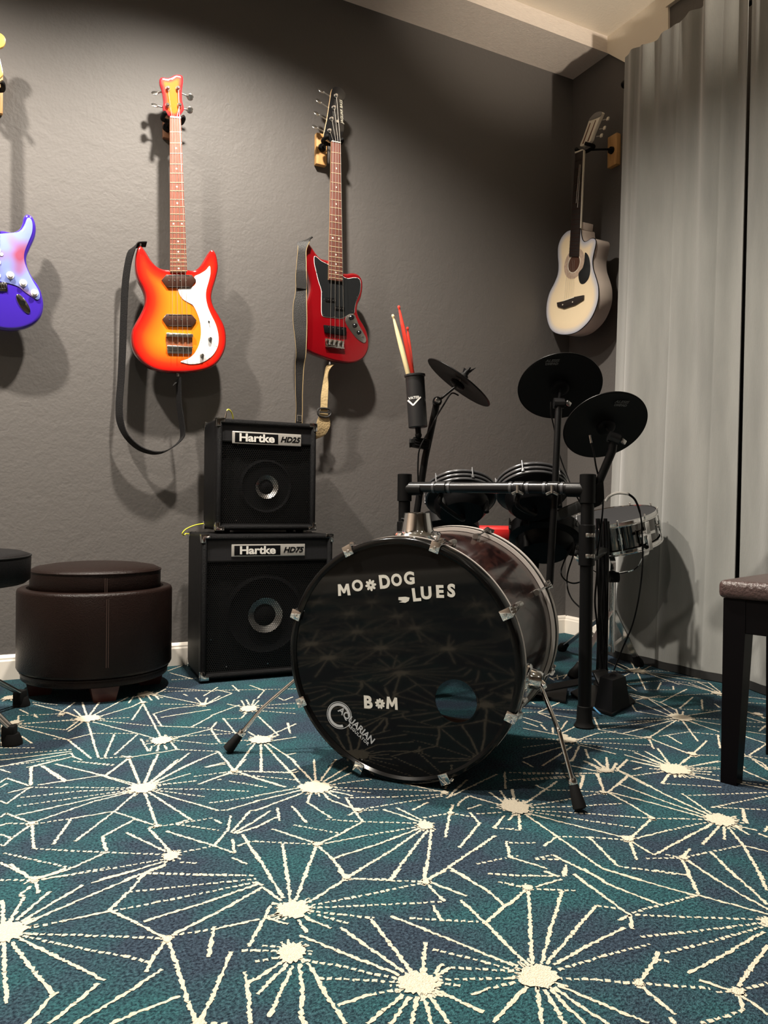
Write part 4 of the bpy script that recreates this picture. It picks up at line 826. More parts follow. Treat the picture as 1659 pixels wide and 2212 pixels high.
for yy in (1520, 1600, 1690):
    mb = MB(); boxq(mb, W0, [(-110,yy-12),(5,yy-6),(5,yy+18),(-110,yy+12)], .0026, .007, .003); mb.build('pickup', M_white_pl, g)
mb = MB(); disc(mb, W0, 10, 1548, .006, .0026, .0045); mb.build('selector', M_white_pl, g)
neck(g, W0, (-92,395), (-28,395), (-12,1470), (-100,1470), fretpos(21, .98), M_maple, .012, M_maple, dotpos(21, .98))
slab('headstock', W0, [(-90,395),(-125,330),(-130,200),(-110,90),(-60,28),(0,38),(34,68),(38,100),(22,130),(-4,142),(-8,175),(4,230),(17,290),(20,322),(-5,350),(-28,395)], -.012, .003, .002, M_yellow, g, step=.006)
for k in range(6): tuner(g, W0, (-92+9*k, 330-50*k), (-160+6*k, 335-50*k), .003, big=.008)
strings(g, W0, [(-88+11*k, 395) for k in range(6)], [(-95+15.5*k, 1742) for k in range(6)], .0145, .015, r=.0005)
hanger(0, (-12, 195), W0.pt(-60, 375, -.012), 'black padded wall hanger at the left edge, under the amber headstock')

# --- white acoustic on the right wall
A_ = Plane('x', 2.52, (1140, 220), 4.096)
g = thing('acoustic_guitar', A_.pt(340, 2060), 'cream acoustic guitar with cutaway and black pickguard, hanging beside the curtain', 'acoustic guitar')
body = [(395,1132),(345,1152),(300,1205),(273,1280),(270,1360),(276,1450),(268,1530),(236,1610),(196,1690),(173,1780),(168,1870),(181,1950),(212,2018),(270,2053),(350,2060),(430,2040),(500,1990),(560,1920),(604,1830),(627,1740),(627,1640),(608,1560),(583,1480),(577,1400),(590,1330),(607,1250),(598,1214),(566,1210),(530,1233),(502,1238),(483,1205),(476,1150),(472,1125),(430,1122)]
hole = [A_.uv(415+54*math.cos(2*PI*k/36), 1432+78*math.sin(2*PI*k/36)) for k in range(36)]
slab('body', A_, body, -.085, -.0005, .002, M_acside, g, step=.009)
slab('soundboard', A_, body, -.0004, .003, .0012, M_acou, g, dist=True, grid=.012, step=.009, k=5)
uvb = [A_.uv(*q) for q in body]; uvb = [Vector((p.x, p.y)) for p in spline([Vector((a.x, a.y, 0)) for a in uvb], 5, True)]
mb = MB(); mb.tube([A_.w(p, .001) for p in resample(uvb, .012)]+[A_.w(resample(uvb, .012)[0], .001)], .0022, 6, sm=0); mb.build('binding', M_black, g)
c0 = A_.uv(415, 1432)
def roundel(name, r0, r1, n0, n1, m, uvc=c0):
    mb = MB(); mb.ring(A_.w(uvc, n0), A_.N(), r0, r1, 0, n1-n0, n=56); return mb.build(name, m, g, smooth=30)
roundel('rosette', .044, .072, .0028, .0036, mat('wooden rosette', (.42, .30, .22), .5, col2=(.55, .42, .33), nscale=90))
roundel('rosette_ring', .041, .045, .0028, .0042, M_cream_pl)
mb = MB(); mb.lathe([(.042, 0), (.042, .0006)], A_.w(c0, .003), A_.N(), 40, True, True); mb.build('sound_hole', mat('dark soundhole', (.07, .025, .012), .8), g)
slab('pickguard', A_, [(512,1335),(540,1360),(556,1420),(558,1500),(545,1560),(515,1602),(485,1614),(462,1592),(455,1520),(490,1470),(506,1410)], .003, .0042, .0004, M_pgblack, g, step=.005, k=4)
mb = MB(); boxq(mb, A_, [(270,1778),(325,1766),(425,1728),(508,1712),(506,1752),(430,1800),(330,1832),(275,1815)], .003, .011, .002); mb.build('bridge', M_ebony, g)
mb = MB(); boxq(mb, A_, [(330,1762),(425,1730),(426,1736),(331,1768)], .011, .014); disc(mb, A_, 326, 1798, .003, .011, .0135); disc(mb, A_, 414, 1774, .003, .011, .0135); mb.each('saddle', M_cream_pl, g)
strings(g, A_, [(368+14*k, 1400) for k in range(5)], [(342+19*k, 1762-6*k) for k in range(5)], .008, .0135, r=.0005)
neck(g, A_, (434,460), (506,432), (462,1372), (378,1372), fretpos(19, .98), M_ebony, .010, M_cream_pl, None, th=.022)
strings(g, A_, [(476,560),(486,560)], [(445,900),(457,940)], .013, .012, r=.0009)
mb = MB(); boxq(mb, A_, [(432,448),(500,424),(510,430),(436,462)], .004, .013, .001); stick_px(mb, A_, (508,432), (480,1120), .004, .0102, .0022); mb.each('neck_binding', M_cream_pl, g)
mb = MB(); mb.prism([A_.pt(430, 1130, -.001), A_.pt(476, 1130, -.001), A_.pt(480, 1060, -.004), A_.pt(430, 1060, -.004)], V(.07, 0, 0), bev=.004); mb.build('heel', M_acside, g)
hp = [(455,390),(470,300),(488,200),(500,145),(540,90),(590,72),(612,80),(605,110),(585,180),(560,280),(540,352)]
def lean(o, z0, amt):   # headstock leans back towards the wall
    og = ORG[o.name]
    for v in o.data.vertices:
        z = v.co.z+og.z
        v.co.x += max(0, z-z0)*amt
zn = A_.pt(470, 430).z
h = slab('headstock', A_, hp, -.018, 0, .001, M_cream_pl, g, step=.006); lean(h, zn, .22)
mb = MB(); boxq(mb, A_, [(512,178),(520,176),(484,368),(473,370)], .0002, .0015); boxq(mb, A_, [(562,150),(568,150),(530,345),(518,348)], .0002, .0015)
[lean(q, zn, .22) for q in mb.each('string_slot', mat('brown slot', (.16, .07, .04), .7), g, 0)]
h2 = slab('head_cap', A_, [(498,150),(540,88),(590,70),(614,80),(606,112),(560,135)], .0002, .002, .0005, mat('grey cap', (.20, .19, .18), .4), g, step=.005, k=3); lean(h2, zn, .22)
for k, (yy) in enumerate((150, 235, 305)):
    for sg in (-1, 1):
        mb = MB(); e = A_.pt(598-17*k, yy-10, -.02) if sg > 0 else A_.pt(498-12*k, yy+50, -.02)
        mb.cyl(e, e+V(.012, -.014*sg, 0), .0025, .0025, 8); t_ = mb.build('tuner', M_nickel, g)
        mb = MB(); mb.box(e+V(.014, -.020*sg, 0), (.010, .013, .018), bev=.003); m2 = mb.build('tuner_key', M_cream_pl, t_)
        for q in (t_, m2): lean(q, zn, .22)
hanger(0, (1322, 325), A_.pt(478, 400, -.022)+V(0, 0, 0), 'pine block hanger on the right wall, half hidden by the curtain edge', 'x', XR, size=(.062, .150, .028))

# ---------------------------------------------------------------- amplifiers
M_tolex = mat('black textured vinyl', (0.0055, 0.0055, 0.006), 0.42, spec=.10, bump=0.5, bscale=500)
def carbonmat():
    m = mat('black carbon weave', (0.02, 0.02, 0.022), 0.4); nt = m.node_tree; b = nt.nodes['Principled BSDF']
    tc = nt.nodes.new('ShaderNodeTexCoord'); w = nt.nodes.new('ShaderNodeTexChecker'); w.inputs['Scale'].default_value = 260
    w.inputs['Color1'].default_value = (.018, .018, .02, 1); w.inputs['Color2'].default_value = (.004, .004, .0045, 1)
    mp = nt.nodes.new('ShaderNodeMapping'); mp.inputs['Rotation'].default_value = (0, .785, .02)
    nt.links.new(tc.outputs['Object'], mp.inputs[0]); nt.links.new(mp.outputs[0], w.inputs[0]); nt.links.new(w.outputs[0], b.inputs['Base Color']); return m
M_carbon = carbonmat()
def grillemat():
    """perforated steel: hexagonal holes cut through with alpha, in the plate's own coordinates"""
    m = mat('perforated black steel', (0.008, 0.008, 0.008), 0.35, metal=.3); nt = m.node_tree; b = nt.nodes['Principled BSDF']
    at = nt.nodes.new('ShaderNodeAttribute'); at.attribute_name = 'grid_uv'
    sep = nt.nodes.new('ShaderNodeSeparateXYZ'); nt.links.new(at.outputs['Vector'], sep.inputs[0])
    def M(op, a, c=None, d=None):
        n = nt.nodes.new('ShaderNodeMath'); n.operation = op
        for i, v in enumerate((a, c, d)):
            if v is None: continue
            if isinstance(v, (int, float)): n.inputs[i].default_value = v
            else: nt.links.new(v, n.inputs[i])
        return n.outputs[0]
    pu, pv = 0.0078, 0.0068
    def cell(ou, ov):
        u = M('SUBTRACT', M('FRACT', M('ADD', M('DIVIDE', sep.outputs[0], pu), ou)), .5)
        v = M('SUBTRACT', M('FRACT', M('ADD', M('DIVIDE', sep.outputs[1], 2*pv), ov)), .5)
        u2 = M('MULTIPLY', u, pu); v2 = M('MULTIPLY', v, 2*pv)
        return M('ADD', M('MULTIPLY', u2, u2), M('MULTIPLY', v2, v2))
    d = M('MINIMUM', cell(0, 0), cell(.5, .5))
    solid = M('GREATER_THAN', d, 0.0032**2)
    nt.links.new(solid, b.inputs['Alpha']); return m
M_grille = grillemat()
M_cone = mat('grey paper cone', (0.008, 0.008, 0.009), 0.85, spec=.1)
M_alu = mat('aluminium cone', (0.62, 0.60, 0.58), 0.36, 1.0)
M_badge = mat('brushed badge', (0.42, 0.40, 0.37), 0.35, .35)
M_inkw = mat('pale grey lettering', (0.62, 0.60, 0.56), 0.4)

def amp(c_fl, ang, w, d, h, label, model, badge, panel_h, cone, cone_r, alu0, alu1, feet=.012):
    """c_fl: front left bottom corner on what it stands on; ang: turn of the front"""
    ux = V(math.cos(ang), math.sin(ang), 0); uy = V(-math.sin(ang), math.cos(ang), 0); Z = V(0, 0, 1)
    o = Vector(c_fl); t = thing('bass_amplifier', o+ux*w/2+uy*d/2, label, 'amplifier', None)
    Rm = Matrix((ux, uy, Z)).transposed()
    L = lambda x, y, z: o+ux*x+uy*y+Z*z
    wl = .022   # cabinet wall
    mb = MB(); z0 = feet
    b = bmesh.new()       # cabinet as a bevelled box with a recessed open front
    def bx(x0, x1, y0, y1, za, zb, bev=.004, m=mb): m.box(L((x0+x1)/2, (y0+y1)/2, (za+zb)/2), (x1-x0, y1-y0, zb-za), Rm, bev)
    bx(0, w, .030, d, z0, h, .012)
    bx(0, wl, 0, .05, z0, h, .008); bx(w-wl, w, 0, .05, z0, h, .008); bx(0, w, 0, .05, h-wl, h, .008); bx(0, w, 0, .05, z0, z0+wl, .008)
    cab = mb.build('cabinet', M_tolex, t, smooth=50)
    # carbon weave header
    mb = MB(); bx(wl-.001, w-wl+.001, .010, .031, h-wl-panel_h, h-wl+.001, .001, mb); mb.build('header_panel', M_carbon, t, smooth=0)
    # grille, with holes in its own coordinates
    gx0, gx1, gz0, gz1 = wl, w-wl, z0+wl, h-wl-panel_h
    mb = MB(); bm = mb.bm; lay = bm.verts.layers.float_vector.new('grid_uv')
    q = [bm.verts.new(L(x, .012, z)) for x, z in ((gx0, gz0), (gx1, gz0), (gx1, gz1), (gx0, gz1))]
    q2 = [bm.verts.new(L(x, .0132, z)) for x, z in ((gx0, gz0), (gx1, gz0), (gx1, gz1), (gx0, gz1))]
    for v, (x, z) in zip(q+q2, ((0, 0), (gx1-gx0, 0), (gx1-gx0, gz1-gz0), (0, gz1-gz0))*2): v[lay] = (x, z, 0)
    bm.faces.new(q); bm.faces.new(list(reversed(q2)))
    gr = mb.build('grille', M_grille, t, smooth=0, recalc=False)
    mb = MB(); bx(gx0, gx1, .0085, .0125, gz1-.004, gz1+.003, .001, mb); bx(gx0, gx1, .0085, .0125, gz0-.002, gz0+.004, .001, mb); mb.each('grille_edge', M_nickel if False else M_powder, gr)
    mb = MB()
    for fx, fz in ((.17, .955), (.5, .955), (.84, .955), (.035, .83), (.965, .79), (.035, .30), (.965, .28), (.16, .05), (.5, .05), (.83, .05)):
        mb.lathe([(.0018, 0), (.0014, .0015)], L(gx0+(gx1-gx0)*fx, .0115, gz0+(gz1-gz0)*fz), -uy, 10, True, True)
    mb.each('grille_screw', M_chrome, gr)
    # speaker behind the grille
    cc = P(*cone, pl=(L(0, .0285, 0), uy))
    mb = MB(); mb.lathe([(cone_r*1.02, 0), (cone_r*1.02, .004), (cone_r*.93, .009), (cone_r*.86, .002), (alu1, -.0)], cc, -uy, 56); sp = mb.build('speaker_cone', M_cone, t)
    MB().lathe([(alu1, .0125), (alu0*1.04, .0008)], cc+(-uy)*.001, -uy, 48).build('aluminium_cone', M_alu, sp)
    MB().lathe([(alu0*1.05, .001), (alu0*.8, .004), (alu0*.4, .008), (.0005, .010)], cc+(-uy)*.001, -uy, 40).build('dust_cap', M_cone, sp)
    # badge
    bx0, bx1, bz0, bz1 = badge; mb = MB(); mb.box(L((bx0+bx1)/2, .008, (bz0+bz1)/2), (bx1-bx0, .005, bz1-bz0), Rm, .0022, seg=3)
    bd = mb.build('badge', M_badge, t); bw, bh = bx1-bx0, bz1-bz0
    mb = MB(); mb.box(L(bx0+bw*.345, .0052, (bz0+bz1)/2), (bw*.62, .0012, bh*.78), Rm, .0004); mb.build('badge_inset', M_black, bd)
    fr = frame(L(bx0+bw*.345, .0042, (bz0+bz1)/2-bh*.01), ux, Z)
    tm = textmesh('Hartke', bh*.88, .0008, bh*.026, sx=1.22, spacing=.98); MB().merge(tm, fr).build('logo_lettering', M_inkw, bd, smooth=0)
    fr = frame(L(bx0+bw*.83, .0052, (bz0+bz1)/2), ux, Z)
    tm = textmesh(model, bh*.62, .0006, bh*.018, shear=.3, sx=1.08); MB().merge(tm, fr).build('model_lettering', M_black, bd, smooth=0)
    # corners
    k = .030
    for X, sx in ((0, 1), (w, -1)):
        for Zc, sz in ((z0, 1), (h, -1)):
            for Y, sy in ((0, 1), (d, -1)):
                mb = MB(); e = .0018
                mb.prism([L(X-sx*e, Y-sy*e, Zc-sz*e), L(X+sx*k, Y-sy*e, Zc-sz*e), L(X+sx*k, Y-sy*e, Zc+sz*k*.45), L(X+sx*k*.45, Y-sy*e, Zc+sz*k*.45), L(X+sx*k*.45, Y-sy*e, Zc+sz*k), L(X-sx*e, Y-sy*e, Zc+sz*k)], uy*sy*.004, bev=.001)
                mb.prism([L(X-sx*e, Y-sy*e, Zc-sz*e), L(X-sx*e, Y+sy*k, Zc-sz*e), L(X-sx*e, Y+sy*k, Zc+sz*k*.5), L(X-sx*e, Y+sy*k*.5, Zc+sz*k), L(X-sx*e, Y-sy*e, Zc+sz*k)], ux*sx*.004, bev=.001)
                mb.prism([L(X-sx*e, Y-sy*e, Zc-sz*e), L(X+sx*k, Y-sy*e, Zc-sz*e), L(X+sx*k*.4, Y+sy*k*.4, Zc-sz*e), L(X-sx*e, Y+sy*k, Zc-sz*e)], Z*sz*.004, bev=.001)
                mb.build('corner_guard', M_chrome, t)
    for X in (.05, w-.05):
        for Y in (.05, d-.05): MB().cyl(L(X, Y, 0), L(X, Y, feet+.002), .014, .017, 16).build('rubber_foot', M_rubber, t)
    return t, L
fl = P(433, 1478, z=0); a75 = R(-3.5)
def width_to(o, ang, px, py):   # how far along the front the corner seen at px lies
    ux = V(math.cos(ang), math.sin(ang), 0); uy = V(-ux.y, ux.x, 0); q = P(px, py, pl=(o, uy)); return (q-o).dot(ux)
w75 = width_to(fl, a75, 718, 1300); h75 = P(440, 1155, pl=(fl, V(0, 1, 0))).z
print('HD75', w75, h75)
amp75, L75 = amp(fl, a75, w75, .285, h75, 'larger black bass amplifier marked HD75 on the carpet, lower of the stack', 'HD75', (0, 0, 0, 0) if False else
    ((width_to(fl, a75, 501, 1190)), (width_to(fl, a75, 660, 1190)), P(501, 1203, pl=(fl, V(0, 1, 0))).z, P(501, 1176, pl=(fl, V(0, 1, 0))).z), .075, (571.5, 1328), .150, .040, .066)
a25 = R(-1.0); fl2 = P(467, 1147, y=2.815); fl2.z = h75+.0008
w25 = width_to(fl2, a25, 682.5, 1100); h25 = P(470, 903, pl=(fl2, V(0, 1, 0))).z-h75
print('HD25', w25, h25, fl2)
uy2 = V(0, 1, 0)
amp25, L25 = amp(fl2, a25, w25, .215, h25, 'smaller black bass amplifier marked HD25, standing on the larger one', 'HD25',
    (width_to(fl2, a25, 503, 940), width_to(fl2, a25, 652, 940), P(503, 958, pl=(fl2, uy2)).z-h75, P(503, 931, pl=(fl2, uy2)).z-h75), .060, (574.5, 1052), .105, .0275, .0455)
M_yel = mat('yellow cable sheath', (.62, .60, .05), .4)
c = thing('instrument_cable', L25(.04, .12, h25), 'yellow instrument cable plugged into the top of the smaller amplifier', 'cable')
q = P(486, 905, y=L25(.03, .12, 0).y); q.z = h75+h25
mb = MB(); mb.cyl(q, q+V(.004, 0, .030), .0055, .0045, 14); mb.cyl(q+V(.004, 0, .030), q+V(.006, 0, .045), .003, .0025, 12); mb.build('jack_plug', M_chrome, c)
MB().tube([q+V(.006, 0, .043), q+V(.014, .004, .050), q+V(.030, .014, .040), q+V(.042, .03, .010), q+V(.045, .07, .004), q+V(.04, .16, -.05), q+V(.03, .17, -.2)], .0024, 8).build('sheath', M_yel, c)
c = thing('instrument_cable', L75(.02, .2, h75), 'yellow instrument cable lying on the back of the larger amplifier', 'cable')
a = P(395, 1152, y=L75(-.005, .24, 0).y)
MB().tube([P(440, 1131, y=a.y+.01), P(420, 1135, y=a.y), P(402, 1143, y=a.y), P(394, 1152, y=a.y), P(398, 1156, y=a.y+.01), V(a.x+.03, a.y+.045, a.z-.005), V(a.x+.09, a.y+.055, a.z-.05)], .0024, 8).build('sheath', M_yel, c)

# ---------------------------------------------------------------- ottoman
M_brown = mat('dark brown leather', (0.010, 0.0048, 0.0038), 0.34, spec=.20, bump=.25, bscale=260, col2=(.009, .0045, .0036), nscale=14)
M_foot = mat('mahogany foot', (0.07, 0.018, 0.012), 0.4)
oc = V(.345, 2.850, 0)
def topz_at(px, py, y): return P(px, py, y=y).z
zr = .405; zl = P(205, 1243, y=2.6).z
t = thing('ottoman', oc, 'round dark brown leather storage ottoman with lid tray by the wall', 'ottoman')
ro = .256; zt = topz_at(205, 1283, oc.y-ro); zb = topz_at(205, 1470, oc.y-ro+.02); zlid = topz_at(205, 1237, oc.y-.216); zg = topz_at(205, 1278, oc.y-.216)
print('ottoman', zt, zb, zlid)
MB().lathe([(.20, .05), (ro-.018, .052), (ro-.014, .056), (ro-.014, .076), (ro-.016, .079), (ro-.004, .086), (ro, .094), (ro, zt-.012), (ro-.003, zt-.004), (ro-.010, zt), (ro-.030, zt), (ro-.036, zt-.012), (.10, zt-.014), (.001, zt-.014)], oc, (0, 0, 1), 96).build('drum_base', M_brown, t, smooth=50)
rl = .216
MB().lathe([(.001, zt-.013), (rl-.004, zt-.013), (rl, zt-.006), (rl, zlid-.012), (rl-.002, zlid-.006), (rl-.007, zlid-.001), (rl-.02, zlid+.005), (rl-.06, zlid+.012), (.10, zlid+.017), (.001, zlid+.018)], oc, (0, 0, 1), 96).build('lid_cushion', M_brown, t, smooth=50)
MB().ring(oc, (0, 0, 1), rl-.004, rl+.0022, zlid-.010, zlid-.005, 96, .001).build('piping', M_brown, t)
MB().ring(oc, (0, 0, 1), ro-.018, ro-.010, .074, .080, 96, .001).build('lower_seam', M_brown, t)
th0 = math.atan2(P(232, 1400, y=oc.y-ro).y-oc.y, P(232, 1400, y=oc.y-ro).x-oc.x)
def stitch(r, z0, z1):
    mb = MB(); d = V(math.cos(th0), math.sin(th0), 0); s = V(-d.y, d.x, 0)
    for sg in (-1, 1): mb.tube([oc+d*(r+.0004)+s*.003*sg+V(0, 0, z0), oc+d*(r+.0004)+s*.003*sg+V(0, 0, z1)], .0011, 6, sm=0)
    return mb
stitch(ro, .12, zt-.02).each('seam_stitching', mat('brown thread', (.045, .024, .018), .6), t); stitch(rl, zt-.005, zlid-.02).each('seam_stitching', MATS['brown thread'], t)
for k in range(4):
    a = th0+PI/2*k; c = oc+V(math.cos(a), math.sin(a), 0)*(ro-.075)
    MB().lathe([(.048, 0), (.064, .054)], c, (0, 0, 1), 4, True, True).build('foot', M_foot, t, smooth=0)

# ---------------------------------------------------------------- drum throne at the left edge
f1 = P(30, 1608, z=0); f2 = P(48, 1524, z=0); tc_ = V(-.155, 2.36, 0)
t = thing('drum_stool', tc_, 'black round drum stool with chrome braced legs, cut by the left edge', 'stool')
rs = .18; e = P(67, 1200, y=2.3)
zt = P(30, 1193, y=tc_.y-.05).z; zb_ = P(30, 1264, y=tc_.y-.10).z; rs = P(66, 1230, y=tc_.y).x-tc_.x
print('stool', zt, zb_, rs)
MB().lathe([(.001, zb_), (rs-.012, zb_), (rs, zb_+.010), (rs+.002, zt-.016), (rs-.004, zt-.006), (rs-.02, zt), (.001, zt+.004)], tc_, (0, 0, 1), 72).build('seat', mat('black vinyl', (.006, .006, .0065), .42, spec=.12, bump=.2, bscale=300), t, smooth=50)
MB().ring(tc_, (0, 0, 1), rs-.003, rs+.003, zt-.012, zt-.008, 72, .001).build('piping', M_rubber, t)
MB().cyl(tc_+V(0, 0, .10), tc_+V(0, 0, zb_), .0125, .0125, 20).build('post', M_chrome, t)
mb = MB(); mb.cyl(tc_+V(0, 0, .24), tc_+V(0, 0, .30), .022, .022, 20); mb.build('collar', M_black, t)
for k, f in enumerate((f1, f2, V(-.46, 2.52, 0))):
    d = (f-tc_); d.z = 0; s = V(-d.y, d.x, 0).normalized()
    for sg, nm in ((-1, 0), (1, 0)):
        mb = MB(); o = s*.011*sg
        a = tc_+V(0, 0, .27)+d*.06; b_ = f+V(0, 0, .035)
        mb.tube([a+o, b_+o*.8], .0055 if True else .004, 10, sm=0)
        mb.build('leg', M_nickel, t)
        mb = MB(); m = a.lerp(b_, .55); mb.tube([tc_+V(0, 0, .11)+d*.05+o, m+o], .0045, 10, sm=0); mb.build('brace', M_nickel, t)
    dn = d.normalized()
    mb = MB(); mb.box(f+V(0, 0, .030)-dn*.012, (.036, .030, .045), Matrix.Rotation(math.atan2(dn.y, dn.x), 3, 'Z'), .006); mb.lathe([(.026, 0), (.026, .008), (.018, .03)], f-dn*.004, (0, 0, 1), 20, True, True)
    mb.build('rubber_foot', M_rubber, t)

# ---------------------------------------------------------------- piano bench at the right edge
M_bench = mat('ebony stained wood', (0.003, 0.0025, 0.003), 0.35, spec=.07)
M_bseat = mat('dark brown vinyl', (0.055, 0.034, 0.032), 0.30, bump=.4, bscale=120)
zs = .487; Lc = P(1550, 1252, z=zs); q1 = P(1659, 1236, z=zs); q2 = P(1659, 1277, z=zs)
ub = (q1-Lc).normalized(); uf = (q2-Lc).normalized(); print('bench', Lc, ub, uf, ub.dot(uf))
uf = V(ub.y, -ub.x, 0); 
if uf.dot(q2-Lc) < 0: uf = -uf
bl, bw_ = .72, .36       # long side runs along uf, short along ub
lu, lv = (ub*bw_, uf*bl)
t = thing('piano_bench', Lc+lu/2+lv/2-V(0, 0, zs), 'dark wooden piano bench with brown vinyl seat, cut by the right edge', 'bench')
Rb = Matrix((ub, -uf if ub.cross(-uf).z > 0 else uf, V(0, 0, 1))).transposed()
cen = Lc+lu/2+lv/2
mb = MB(); mb.box(V(cen.x, cen.y, zs-.022), (bw_, bl, .044), Rb, .014, seg=4); mb.build('seat', M_bseat, t, smooth=60)
for su in (.0, 1.0):
    mb = MB(); c_ = Lc+ub*(.012+.022/2+su*(bw_-.024-.022))+lv/2; mb.box(V(c_.x, c_.y, zs-.044-.040), (.022, bl-.05, .080), Rb, .002); mb.build('apron', M_bench, t, smooth=0)
    mb = MB(); c_ = Lc+uf*(.012+.011+su*(bl-.046))+lu/2; mb.box(V(c_.x, c_.y, zs-.044-.040), (bw_-.05, .022, .080), Rb, .002); mb.build('apron', M_bench, t, smooth=0)
for a_ in (0, 1):
    for b_ in (0, 1):
        c_ = Lc+ub*(.036+a_*(bw_-.072))+uf*(.036+b_*(bl-.072)); c_.z = 0
        s0, s1 = .0185, .0255
        def sq(z, s, oa=0, ob=0): return [c_+ub*(x*s+oa)+uf*(y*s+ob)+V(0, 0, z) for x, y in ((-1, -1), (1, -1), (1, 1), (-1, 1))]
        oa = -(s1-s0)*(1 if a_ == 0 else -1); ob = -(s1-s0)*(1 if b_ == 0 else -1)
        mb = MB(); mb.grid([sq(0, s0, oa, ob), sq(zs-.13, s1), sq(zs-.044, s1)], cap0=True, cap1=True); mb.build('leg', M_bench, t, smooth=0)

# ---------------------------------------------------------------- bass drum
DF = V(.857, 1.567, .291); _ph, _ti = R(49.87), R(2.25)
DN = V(math.sin(_ph)*math.cos(_ti), math.cos(_ph)*math.cos(_ti), math.sin(_ti))      # towards the back of the drum
DR = DN.cross(V(0, 0, 1)).normalized(); DU = DR.cross(DN); DL = .478; DRAD = .290
def dl(x, y, s): return DF+DR*x+DU*y+DN*s
def hp_(px, py, s=0.0):      # photo pixel on the head plane -> drum coordinates
    q = P(px, py, pl=(DF+DN*s, DN))-DF; return q.dot(DR), q.dot(DU)
drum = thing('bass_drum', V(DF.x+DN.x*DL/2, DF.y+DN.y*DL/2, 0), 'large black bass drum lying on its side with MO DOG lettering on the front head', 'drum')
def shellmat():
    m = mat('black cherry drum wrap', (0.020, 0.006, 0.006), 0.14, coat=.22, spec=.15); nt = m.node_tree; b = nt.nodes['Principled BSDF']
    tc = nt.nodes.new('ShaderNodeTexCoord'); w = nt.nodes.new('ShaderNodeTexNoise'); mp = nt.nodes.new('ShaderNodeMapping')
    mp.inputs['Rotation'].default_value = (0, 0, _ph); mp.inputs['Scale'].default_value = (9, 1.2, 22); w.inputs['Scale'].default_value = 1.6; w.inputs['Detail'].default_value = 6; w.inputs['Distortion'].default_value = 1.2
    cr = nt.nodes.new('ShaderNodeValToRGB'); e = cr.color_ramp.elements; e[0].position = .40; e[1].position = .66; e[0].color = (.007, .003, .003, 1); e[1].color = (.030, .011, .009, 1)
    nt.links.new(tc.outputs['Object'], mp.inputs[0]); nt.links.new(mp.outputs[0], w.inputs[0]); nt.links.new(w.outputs[0], cr.inputs[0]); nt.links.new(cr.outputs[0], b.inputs['Base Color'])
    n = nt.nodes.new('ShaderNodeBump'); n.inputs['Strength'].default_value = .12; n.inputs['Distance'].default_value = .004
    nt.links.new(w.outputs[0], n.inputs['Height']); nt.links.new(n.outputs[0], b.inputs['Normal']); return m
M_shell = shellmat()
M_head = mat('glossy black drum head', (0.006, 0.006, 0.006), 0.045, spec=.2)
rs_ = .277
MB().lathe([(rs_, .034), (rs_, DL-.034), (rs_-.007, DL-.034), (rs_-.007, .034), (rs_, .034)], DF, DN, 128).build('shell', M_shell, drum, smooth=50)
M_hoopb = mat('gloss black hoop', (0.004, 0.004, 0.004), 0.16, spec=.25)
M_inl = mat('silver hoop inlay', (.72, .66, .62), .32, .35)
hf = MB().lathe([(DRAD-.016, .004), (DRAD-.010, -.002), (DRAD-.003, -.001), (DRAD, .003), (DRAD, .040), (DRAD-.008, .040), (DRAD-.016, .038), (DRAD-.016, .004)], DF, DN, 128).build('front_hoop', M_hoopb, drum, smooth=50)
MB().lathe([(rs_+.001, .0405), (DRAD+.0012, .0405), (DRAD+.0012, .046), (rs_+.001, .046), (rs_+.001, .0405)], DF, DN, 128).build('chrome_flesh_ring', M_inl, hf, smooth=30)
hr = MB().lathe([(rs_+.001, DL-.040), (DRAD, DL-.040), (DRAD, DL-.003), (DRAD-.004, DL+.001), (DRAD-.015, DL), (DRAD-.016, DL-.02), (rs_+.001, DL-.040)], DF, DN, 128).build('rear_hoop', M_hoopb, drum, smooth=50)
MB().ring(DF, DN, DRAD-.001, DRAD+.0010, DL-.029, DL-.011, 128).build('hoop_inlay', M_inl, hr, smooth=30)
MB().ring(DF, DN, rs_+.001, DRAD-.002, DL-.049, DL-.042, 128).build('chrome_flesh_ring', M_inl, hr, smooth=30)
M_clear = mat('clear drum head film', (.03, .03, .03), .1); M_clear.node_tree.nodes['Principled BSDF'].inputs['Alpha'].default_value = .45
MB().lathe([(rs_-.0075, .030), (rs_-.0075, DL-.030)], DF, DN, 96).build('shell_interior', mat('raw brown ply', (.20, .09, .045), .5), drum)
# front head with its port hole
HS = .006
hc = hp_(985, 1514, HS); hr_ = (hp_(1031, 1514, HS)[0]-hp_(939, 1514, HS)[0])/2
out2 = [Vector((math.cos(2*PI*k/128)*(DRAD-.015), math.sin(2*PI*k/128)*(DRAD-.015))) for k in range(128)]
hol2 = [Vector((hc[0]+math.cos(2*PI*k/48)*hr_, hc[1]+math.sin(2*PI*k/48)*hr_)) for k in range(48)]
mb = MB(); co, fa = fill(out2, [hol2])
for s_ in (0, .0012):
    vv = [mb.bm.verts.new(dl(c.x, c.y, HS+s_)) for c in co]
    for f in fa: mb.bm.faces.new([vv[i] for i in (f if s_ else reversed(f))])
mb.grid([[dl(c.x, c.y, HS) for c in hol2], [dl(c.x, c.y, HS+.0012) for c in hol2]])
head = mb.build('front_head', M_head, drum, smooth=0, recalc=False)
MB().lathe([(hr_-.001, -.0012), (hr_+.003, -.0012), (hr_+.003, .0), (hr_-.001, .0), (hr_-.001, -.0012)], dl(hc[0], hc[1], HS), DN, 48).build('port_ring', M_head, head)
MB().lathe([(.0005, 0), (DRAD-.017, 0), (DRAD-.017, .001), (.0005, .001)], DF+DN*(DL-.010), DN, 96).build('rear_head', M_clear, drum)
